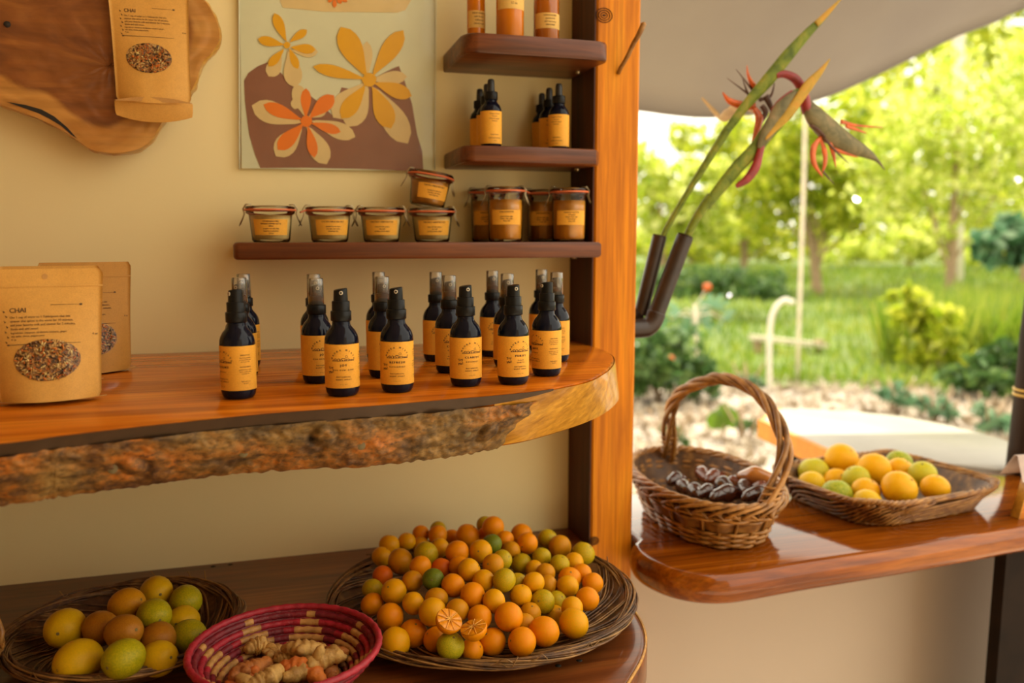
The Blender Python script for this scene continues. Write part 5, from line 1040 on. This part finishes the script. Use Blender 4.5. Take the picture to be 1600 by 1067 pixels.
spindle('stem', [(1066, 396, -.05), (1078, 360, -.052), (1098, 325, -.055), (1112, 308, -.057)], Lb, [6.5*pxm, 6.5*pxm, 7.5*pxm, 9*pxm], 'bract', tb, .9)
spindle('spathe', [(1104, 322, -.056), (1122, 298, -.058), (1150, 264, -.06), (1180, 232, -.063), (1212, 190, -.066), (1240, 155, -.07), (1250, 142, -.071)], Lb, [7*pxm, 9.5*pxm, 11*pxm, 11*pxm, 15*pxm, 12*pxm, 6*pxm], 'bract', tb, .5)
spindle('spathe_lip', [(1196, 218, -.079), (1215, 196, -.08), (1232, 178, -.082), (1262, 135, -.083), (1282, 112, -.084), (1297, 92, -.085)], Lb, [1*pxm, 6*pxm, 8*pxm, 9*pxm, 5*pxm, .5*pxm], 'bract_tip', tb, .4)
spindle('spathe_hood', [(1186, 232, -.073), (1200, 205, -.075), (1222, 172, -.077), (1246, 146, -.078)], Lb, [4*pxm, 12*pxm, 15*pxm, 7*pxm], 'bract_grey', tb, .4)
spindle('red_edge', [(1150, 291, -.067), (1166, 281, -.069), (1180, 262, -.07), (1188, 236, -.071), (1196, 205, -.072), (1214, 165, -.073), (1238, 143, -.074)], Lb, [3*pxm, 7*pxm, 8*pxm, 6*pxm, 5*pxm, 5*pxm, 3*pxm], 'flower_red', tb, .7)
for pts, rd, mt in [([(1180, 166, -.03), (1160, 165, -.026), (1140, 158, -.022), (1129, 144, -.02)], [5, 7, 5, .6], 'flower_orange'), ([(1186, 140, -.03), (1176, 132, -.028), (1169, 118, -.026), (1167, 102, -.025)], [6, 7, 4, .6], 'flower_orange'), ([(1178, 160, -.03), (1168, 145, -.026), (1160, 122, -.024)], [3, 2.6, .5], 'flower_dry'),
        ([(1176, 152, -.028), (1160, 140, -.024), (1136, 122, -.02)], [3.5, 2.4, .6], 'flower_dry'), ([(1190, 158, -.028), (1175, 140, -.026), (1150, 108, -.025)], [3, 2.2, .4], 'flower_dry'), ([(1186, 156, -.03), (1204, 150, -.026), (1210, 130, -.025)], [3.5, 2.6, .8], 'flower_dry'), ([(1196, 150, -.03), (1203, 164, -.03), (1206, 174, -.03)], [6, 5, 2], 'flower_dry'),
        ([(1178, 168, -.033), (1186, 184, -.036), (1182, 204, -.04), (1176, 222, -.045)], [4, 8, 6, 2], 'flower_orange'), ([(1190, 165, -.03), (1196, 176, -.032), (1190, 190, -.034)], [5, 6, 3], 'flower_dry'), ([(1205, 172, -.03), (1222, 158, -.04), (1240, 145, -.05)], [3, 4, 2], 'flower_orange')]:
    spindle('sepal', pts, Lb, [v*pxm for v in rd], mt, tb, .6, 7)
spindle('withered_bract', [(1180, 176, .0), (1158, 166, .06), (1140, 176, .13), (1128, 185, .19), (1114, 172, .22), (1097, 153, .24)], Lb, [4*pxm, 9*pxm, 10*pxm, 9*pxm, 8*pxm, 3*pxm], 'bract_dry', tb, .5)
# ================================================================== GARDEN
GE = Vector((.60, .80, 0)); GS = Vector((.80, -.60, 0))    # forward and sideways directions of the garden
def gpt(x, y, d):        # a point at camera depth d seen at pixel (x, y): used to stand plants where they grow
    return CAM+ray(x, y)*d
def ground_at(x, y): p = onz(x, y, 0); return p
def cards(name, mat, C, size, parent=None, asp=.5, tone=None, up=False, seed=0, kind=True):
    """leaf cards: C (n,3) centres, size (n,), each a folded diamond of two triangles pairs"""
    g = np.random.default_rng(seed); n = len(C)
    d = g.normal(size=(n, 3)); 
    if up: d = d*np.array([.28, .28, 0])+np.array([0, 0, 1.0])
    d /= np.linalg.norm(d, axis=1)[:, None]; q = g.normal(size=(n, 3)); q -= d*(q*d).sum(1)[:, None]; q /= np.linalg.norm(q, axis=1)[:, None]; w_ = np.cross(d, q)
    L = size[:, None]; W = (size*asp)[:, None]; base = C-d*L*(.0 if up else .5)
    V = np.stack([base, base+d*L*.45+q*W*.5+w_*W*.12, base+d*L, base+d*L*.45-q*W*.5+w_*W*.12], 1).reshape(-1, 3)
    me = bpy.data.meshes.new(name); me.vertices.add(4*n); me.vertices.foreach_set('co', V.ravel())
    F = np.arange(4*n).reshape(n, 4); me.loops.add(4*n); me.loops.foreach_set('vertex_index', F.ravel()); me.polygons.add(n); me.polygons.foreach_set('loop_start', np.arange(0, 4*n, 4)); me.polygons.foreach_set('loop_total', np.full(n, 4))
    tn = g.random(n) if tone is None else tone; a = me.attributes.new('tone', 'FLOAT', 'POINT'); a.data.foreach_set('value', np.repeat(tn, 4)); me.materials.append(M[mat]); me.update(calc_edges=True); me.validate()
    o = bpy.data.objects.new(name, me); COL.objects.link(o)
    if parent: o.parent = parent
    if kind: o['kind'] = 'stuff'
    return o
def blob(n, c, r, g, hollow=.55, spread=.13):
    k = max(6, n//16); d = g.normal(size=(k, 3)); d /= np.linalg.norm(d, axis=1)[:, None]; s = (hollow+(1-hollow)*g.random(k)**.6)[:, None]; K = d*s
    P = K[g.integers(0, k, n)]+g.normal(size=(n, 3))*spread; return np.array(c)+P*np.array(r)
# lawn: mown grass ground beyond the gravel
def lawn_pt(a, b):
    d = 8.6+b*b*80; s = -14-b*40+(34+b*90)*a; p = GE*d+GS*s+Vector((0, -1.42, 0)); e = .5*noise.noise(Vector((s*.7, 0, 3)))*max(0, 1-b*8)
    p += GE*e; return (p.x, p.y, .03+.02*noise.noise(Vector((p.x*.4, p.y*.4, 0))))
tag(MB().grid(lawn_pt, 60, 40).build('lawn', 'lawn_soil'), kind='structure')
g = np.random.default_rng(3); n = 52000
dd = 8.8+(g.random(n)**1.7)*34; ss = (g.random(n)-.5)*(12+dd*.95)+ .02*dd
P = np.array(GE)[None]*dd[:, None]+np.array(GS)[None]*ss[:, None]+np.array([0, -1.42, .02]); 
patch = np.array([noise.noise(Vector((p[0]*.5, p[1]*.5, 0))) for p in P])
lg = cards('lawn_grass', 'grass_green', P, (.05+.07*g.random(n))*(1+dd/18), None, .16, np.clip(.45+.5*patch+.25*g.normal(size=n), 0, 1), True, 5); tag(lg, 'green grass growing on the lawn beyond the gravel', 'grass')
# tall grass bank on the right
n = 15000; tgx = np.abs(g.normal(size=n))*2.2-1.0; tgd = 10.5+np.abs(g.normal(size=n))*3.2
c0 = ground_at(1480, 560); 
ctr = np.array(GE*11.5)+np.array([0, -1.42, 0]); off = (onz(1490, 560, 0)-Vector((0, -1.42, 0))).dot(GS)
P = np.array(GE)[None]*tgd[:, None]+np.array(GS)[None]*(off*tgd[:, None]/9.6+tgx[:, None])+np.array([0, -1.42, .0])
tg = cards('tall_grass', 'grass_green', P, .30+.55*g.random(n), None, .045, np.clip(.55+.3*g.normal(size=n), 0, 1), True, 6); tag(tg, 'tall pale green grass on the bank at the right of the garden', 'grass')
# dry leaves and straw littering the gravel
n = 5200; dd = 4.6+(g.random(n)**.8)*4.6; ss = (g.random(n)-.5)*8*1.0+.4
P = np.array(GE)[None]*dd[:, None]+np.array(GS)[None]*ss[:, None]+np.array([0, -1.42, .02])+g.normal(size=(n, 3))*np.array([0, 0, .01])
sw = cards('leaf_litter', 'straw', P, .07+.16*g.random(n), None, .34, None, False, 8); tag(sw, 'dry straw-coloured leaves littering the gravel near the lawn', 'leaf litter')

def tree(label, x, ybase, d, crown, mat, nleaf, size, trunk_w, group='trees beyond the lawn', seed=0, lean=(0, 0)):
    """crown: list of (px, py, rx_px, ry_px) blobs at depth d"""
    b = gpt(x, ybase, d); b.z = 0; t = thing('garden_tree', label, 'tree', tuple(b), 0, group); gg = np.random.default_rng(seed); PX = d/FPX; C = []
    tot = sum(c[2]*c[3] for c in crown)
    top_ = None
    for (cx_, cy_, rx, ry) in crown:
        c = gpt(cx_, cy_, d)-b; k = int(nleaf*rx*ry/tot); C.append(blob(k, tuple(c), (rx*PX, rx*PX, ry*PX), gg, .25)); 
        br_ = [Vector((0, 0, c.z*.35)), c*.6+Vector((0, 0, c.z*.1)), c]
        MB().tube(catmull(br_, 5), [trunk_w*.32*(1-.07*i) for i in range(11)], 7).build('branch', 'trunk', t)
    zt = max(c[2] for c in [tuple(gpt(q[0], q[1], d)-b) for q in crown])
    MB().tube(catmull([(0, 0, -.05), (lean[0]*.5+.06, lean[1]*.5, zt*.25), (lean[0], lean[1], zt*.5), (lean[0]*.7, lean[1], zt*.8)], 6), [trunk_w*(1.1-.042*i) for i in range(19)], 10).build('trunk', 'trunk', t)
    C = np.concatenate(C); cards('foliage', mat, C, size*(.6+.8*gg.random(len(C))), t, .55, None, False, seed+1); return t
tree('nearest garden tree with forked pale trunk, in the middle of the lawn', 1278, 452, 22, [(1255, 270, 85, 95), (1330, 230, 95, 90), (1200, 300, 70, 65), (1300, 330, 80, 50), (1390, 290, 80, 70), (1240, 190, 70, 50)], 'leaf_tree', 5200, .26, .13, seed=11, lean=(-.35, .2))
tree('bushy bright tree at the right, its lower leaves washed out by sun', 1480, 470, 17, [(1500, 200, 120, 110), (1420, 230, 90, 80), (1570, 130, 90, 100), (1450, 310, 110, 60), (1560, 290, 90, 80)], 'leaf_bright', 4600, .19, .1, seed=21)
tree('tall green tree high at the upper right behind the white pole', 1600, 470, 26, [(1540, 60, 120, 70), (1450, 120, 120, 60), (1620, 40, 110, 90), (1380, 170, 110, 50), (1500, -20, 140, 70)], 'leaf_tree', 3000, .32, .16, seed=31)
tree('thin bright tree at the far left beside the post', 1030, 440, 24, [(1040, 330, 60, 55), (1100, 290, 70, 50), (1010, 270, 45, 50), (1120, 350, 60, 35)], 'leaf_bright', 2600, .30, .12, seed=41)
tree('soft green tree behind the flowers, left of the middle', 1160, 430, 30, [(1150, 330, 90, 60), (1180, 240, 80, 70), (1100, 230, 70, 40), (1230, 360, 80, 35)], 'leaf_tree', 2600, .36, .13, seed=51)
tree('far hedge-like tree at the back left of the lawn', 1080, 410, 48, [(1040, 375, 90, 24), (1160, 375, 100, 24), (1100, 350, 90, 30)], 'leaf_bright', 2600, .62, .2, seed=61)
tree('far round tree at the back right of the lawn', 1420, 410, 44, [(1380, 360, 110, 45), (1500, 360, 110, 45), (1600, 340, 100, 60), (1440, 300, 120, 50)], 'leaf_tree', 1900, .45, .2, seed=71)
tree('far pale tree high behind the middle of the garden', 1330, 405, 58, [(1300, 180, 170, 100), (1420, 140, 150, 90), (1250, 280, 150, 80), (1380, 260, 150, 90), (1520, 220, 160, 100)], 'leaf_bright', 2200, .6, .3, seed=81)
tree('far tree on the right behind the tall grass', 1620, 400, 38, [(1640, 300, 120, 90), (1560, 380, 80, 40), (1680, 200, 120, 100)], 'leaf_tree', 3000, .5, .2, seed=91)

def bush(label, x, y, d, blobs, mat, n, size, group=None, cat='shrub', asp=.5, seed=0, name='shrub', flowers=()):
    b = gpt(x, y, d); b.z = 0; t = thing(name, label, cat, tuple(b), 0, group); gg = np.random.default_rng(seed); PX = d/FPX; C = []; tot = sum(q[2]*q[3] for q in blobs)
    for cx_, cy_, rx, ry in blobs: C.append(blob(max(4, int(n*rx*ry/tot)), tuple(gpt(cx_, cy_, d)-b), (rx*PX, rx*PX, ry*PX), gg, .3))
    for k in range(5):
        a = k*1.26; MB().tube([(0, 0, -.02), (.05*math.cos(a), .05*math.sin(a), .12), (.16*math.cos(a), .16*math.sin(a), .30)], [.012, .010, .005], 5).build('stem', 'trunk', t)
    C = np.concatenate(C); C[:, 2] = np.maximum(C[:, 2], .03); cards('foliage', mat, C, size*(.6+.8*gg.random(len(C))), t, asp, None, False, seed+1)
    for (fx, fy, r) in flowers: MB().ball(tuple(gpt(fx, fy, d-.25)-b), r, 8, 6, fn=lambda p: p*(1+.25*noise.noise(p*3))).build('blossom', 'flower_orange', t)
    return t
bush('dark leafy shrub with small orange blossoms at the left, beside the post', 1030, 615, 7.6, [(1030, 560, 62, 48), (1085, 585, 40, 32), (1000, 590, 40, 30)], 'leaf_dark', 1700, .12, seed=101, flowers=((1049, 560, .028),))
bush('young green shrub standing on the lawn edge right of the middle', 1452, 600, 9.2, [(1452, 520, 42, 60), (1420, 480, 40, 40), (1480, 560, 40, 35)], 'leaf_tree', 1100, .14, seed=111)
bush('blue-green low plants at the right edge of the lawn, beside the bamboo pole', 1540, 620, 7.8, [(1530, 590, 50, 28), (1575, 575, 40, 36)], 'leaf_dark', 900, .15, seed=121)
bush('blue-green leafy plant far right at the top of the tall grass', 1580, 470, 14, [(1570, 385, 50, 30), (1600, 360, 40, 30)], 'leaf_blue', 500, .34, seed=131)
for i, (x, y, d, lab) in enumerate([(1400, 625, 7.0, 'low seedling clump in the litter, left of three by the counter'), (1460, 640, 6.7, 'low seedling clump in the litter, middle of three by the counter'), (1545, 660, 6.3, 'low seedling clump in the litter, right of three by the counter'), (1170, 600, 8.0, 'small weedy clump beside the foot of the curved pipe'), (1048, 690, 5.8, 'small weed near the post, left of the basket handle'), (1165, 668, 6.0, 'tiny weed behind the basket handle')]):
    r = (30, 16) if i < 3 else (16, 10); bush(lab, x, y, d, [(x, y-10, r[0], r[1]), (x+18, y-2, r[0]*.7, r[1]*.7)], 'leaf_blue' if i < 4 else 'leaf_dark', 120 if i < 3 else 70, .13 if i < 3 else .10, 'low plants in the gravel', 'plant', .3, 140+i, 'low_plant')
# big-leaved papaya-like plant at the left
b = ground_at(1085, 585); t = thing('broad_leaf_plant', 'tall plant with blue-green lobed leaves and an orange bloom, left in the garden', 'plant', tuple(b)); db = (b-CAM).dot(FW)
def leaf_fan(c, r, lobes, tilt, name='leaf'):
    m = MB(); vs = [(0, 0, 0)]; fs = []; N = lobes*4
    for k in range(N+1): a = -2.4+4.8*k/N; rr = r*(.45+.55*abs(math.cos(PI*k/4))); vs.append((rr*math.sin(a), rr*math.cos(a)*.9, -.18*r*(rr/r)**2))
    fs = [(0, k+1, k+2) for k in range(N)]; m.add(vs, fs); o = m.build(name, 'leaf_blue', t, smooth=False); a_ = o.data.attributes.new('tone', 'FLOAT', 'POINT'); a_.data.foreach_set('value', [.4+.4*((k*7) % 5)/5 for k in range(len(vs))]); o.location = c; o.rotation_euler = tilt; return o
MB().tube([(0, 0, -.02), (.02, 0, .35), (0, .03, .75)], [.03, .026, .018], 8).build('stem', 'pale_pole', t)
for i, (x, y, r, tl) in enumerate([(1062, 490, .24, (1.0, .3, .6)), (1110, 480, .22, (.9, -.5, -.4)), (1130, 500, .19, (.8, -.8, -1.2)), (1078, 520, .20, (1.2, .2, 2.0)), (1040, 505, .20, (.8, .7, 1.3)), (1095, 505, .22, (1.1, .0, .1))]):
    c = gpt(x, y, db)-b; leaf_fan(c, r, 7, tl); MB().tube([(0, .02, .62), tuple(c*.55+Vector((0, 0, .34))), tuple(c)], [.010, .008, .005], 6).build('leaf_stalk', 'pale_pole', t)
p = gpt(1105, 449, db)-b; MB().ball(tuple(p), .045, 8, 6, fn=lambda q: q*(1+.3*noise.noise(q*3))).build('blossom', 'flower_orange', t); MB().tube([(0, .03, .7), tuple(p)], [.009, .006], 6).build('flower_stalk', 'leaf_stalk' if 'leaf_stalk' in M else 'pale_pole', t)
# single large leaf plant behind the basket handle
b = ground_at(1130, 690); db = (b-CAM).dot(FW); t = thing('broad_leaf_plant', 'small plant with one big bright green leaf, framed by the basket handle', 'plant', tuple(b))
for k, (x, y, L, a) in enumerate(((1130, 650, .20, .1), (1118, 655, .15, .5), (1142, 652, .16, -.4))):
    c = gpt(x, y, db)-b; m = MB(); n = 9; vs = []
    for i in range(n+1): f = i/n; w_ = .06*math.sin(PI*min(.98, f*.9+.08))**.7; vs += [(-w_, .02*f*f, L*(f-.5)), (0, -.012, L*(f-.5)), (w_, .02*f*f, L*(f-.5))]
    fs = [q for i in range(n) for q in ((3*i, 3*i+1, 3*i+4, 3*i+3), (3*i+1, 3*i+2, 3*i+5, 3*i+4))]; m.add(vs, fs); o = m.build('leaf', 'grass_green', t); aa = o.data.attributes.new('tone', 'FLOAT', 'POINT'); aa.data.foreach_set('value', [.12]*len(vs)); o.location = c; o.rotation_euler = (0, a, -.6)
MB().tube([(0, 0, -.02), (0, 0, .12)], [.010, .007], 6).build('stem', 'trunk', t)
# curved white water pipe, thin pole, pale plank
b = ground_at(1203, 610); db = (b-CAM).dot(FW); t = thing('water_pipe', 'curved white water pipe standing in the garden', 'pipe', tuple(b))
pts = [gpt(x, y, db)-b for x, y in ((1203, 612), (1202, 560), (1203, 520), (1206, 495), (1214, 478), (1226, 469), (1236, 472))]
MB().tube(catmull(pts, 6), .026, 10).build('pipe', 'pipe_white', t); MB().lathe([(.032, -.02), (.038, 0), (.032, .02)], 12, tuple(pts[-1])).build('pipe_head', 'pipe_white', t)
b = ground_at(1246, 600); db = (b-CAM).dot(FW); t = thing('thin_pole', 'thin pale upright pole standing between the pipe and the tree', 'pole', tuple(b))
MB().tube([(0, 0, -.05)]+[tuple(gpt(x, y, db)-b) for x, y in ((1248, 520), (1252, 400), (1256, 280), (1258, 180), (1262, 60))], .019, 9).build('pole', 'pale_pole', t)
b = ground_at(1230, 555); db = (b-CAM).dot(FW); t = thing('pale_plank', 'pale weathered plank lying level behind the curved pipe', 'plank', tuple(b)); p1, p2 = gpt(1176, 527, db)-b, gpt(1288, 540, db)-b
MB().rings([[tuple(p+Vector((0, dy, dz))) for dy, dz in ((-.09, -.03), (.09, -.03), (.09, .03), (-.09, .03))] for p in (p1, (p1+p2)/2, p2)]).build('board', 'pale_pole', t, smooth=False)
for p in (p1*.85, p2*.85): MB().rings([[(p.x+dx, p.y+dy, z) for dx, dy in ((-.04, -.05), (.04, -.05), (.04, .05), (-.04, .05))] for z in (-.02, p1.z-.03)]).build('support', 'trunk', t, smooth=False)
b = gpt(1496, 480, 19.5); b.z = 0; t = thing('white_pole', 'tall white pole rising into view under the awning at upper right', 'pole', tuple(b)); d15 = 19.5
pts = [Vector((0, 0, -.05))]+[gpt(x, y, d15)-b for x, y in ((1496, 350), (1497, 200), (1498, 60), (1499, -60))]; MB().tube(pts, .13, 12).build('pole', 'pipe_white', t); MB().lathe([(.14, -.03), (.155, 0), (.14, .03)], 14, tuple(gpt(1498, 62, d15)-b)).build('collar', 'pipe_white', t)

for i, (x, d, blobs, mt, lab) in enumerate([(1040, 33, [(1030, 388, 50, 26), (1080, 392, 50, 20)], 'leaf_tree', 'green bush at the far left end of the row behind the lawn'), (1170, 36, [(1150, 385, 60, 26), (1215, 390, 50, 20)], 'leaf_tree', 'green bush second from the left in the row behind the lawn'),
        (1330, 38, [(1310, 385, 60, 26), (1370, 388, 50, 22)], 'leaf_bright', 'bright bush in the middle of the row behind the lawn'), (1430, 30, [(1420, 375, 60, 34), (1470, 385, 50, 30)], 'leaf_bright', 'bright bush right of the middle in the row behind the lawn'), (1560, 32, [(1540, 365, 60, 40), (1600, 370, 50, 40)], 'leaf_tree', 'green bush at the right end of the row behind the lawn')]):
    bush(lab, x, 420, d, blobs, mt, 900, .36, 'bushes behind the lawn', seed=170+i)
bush('dark green clump of long grass and leaves in the tree shade, left on the lawn', 1120, 470, 15, [(1060, 440, 60, 26), (1130, 442, 60, 26), (1200, 446, 50, 22)], 'leaf_dark', 1500, .22, asp=.25, seed=181)
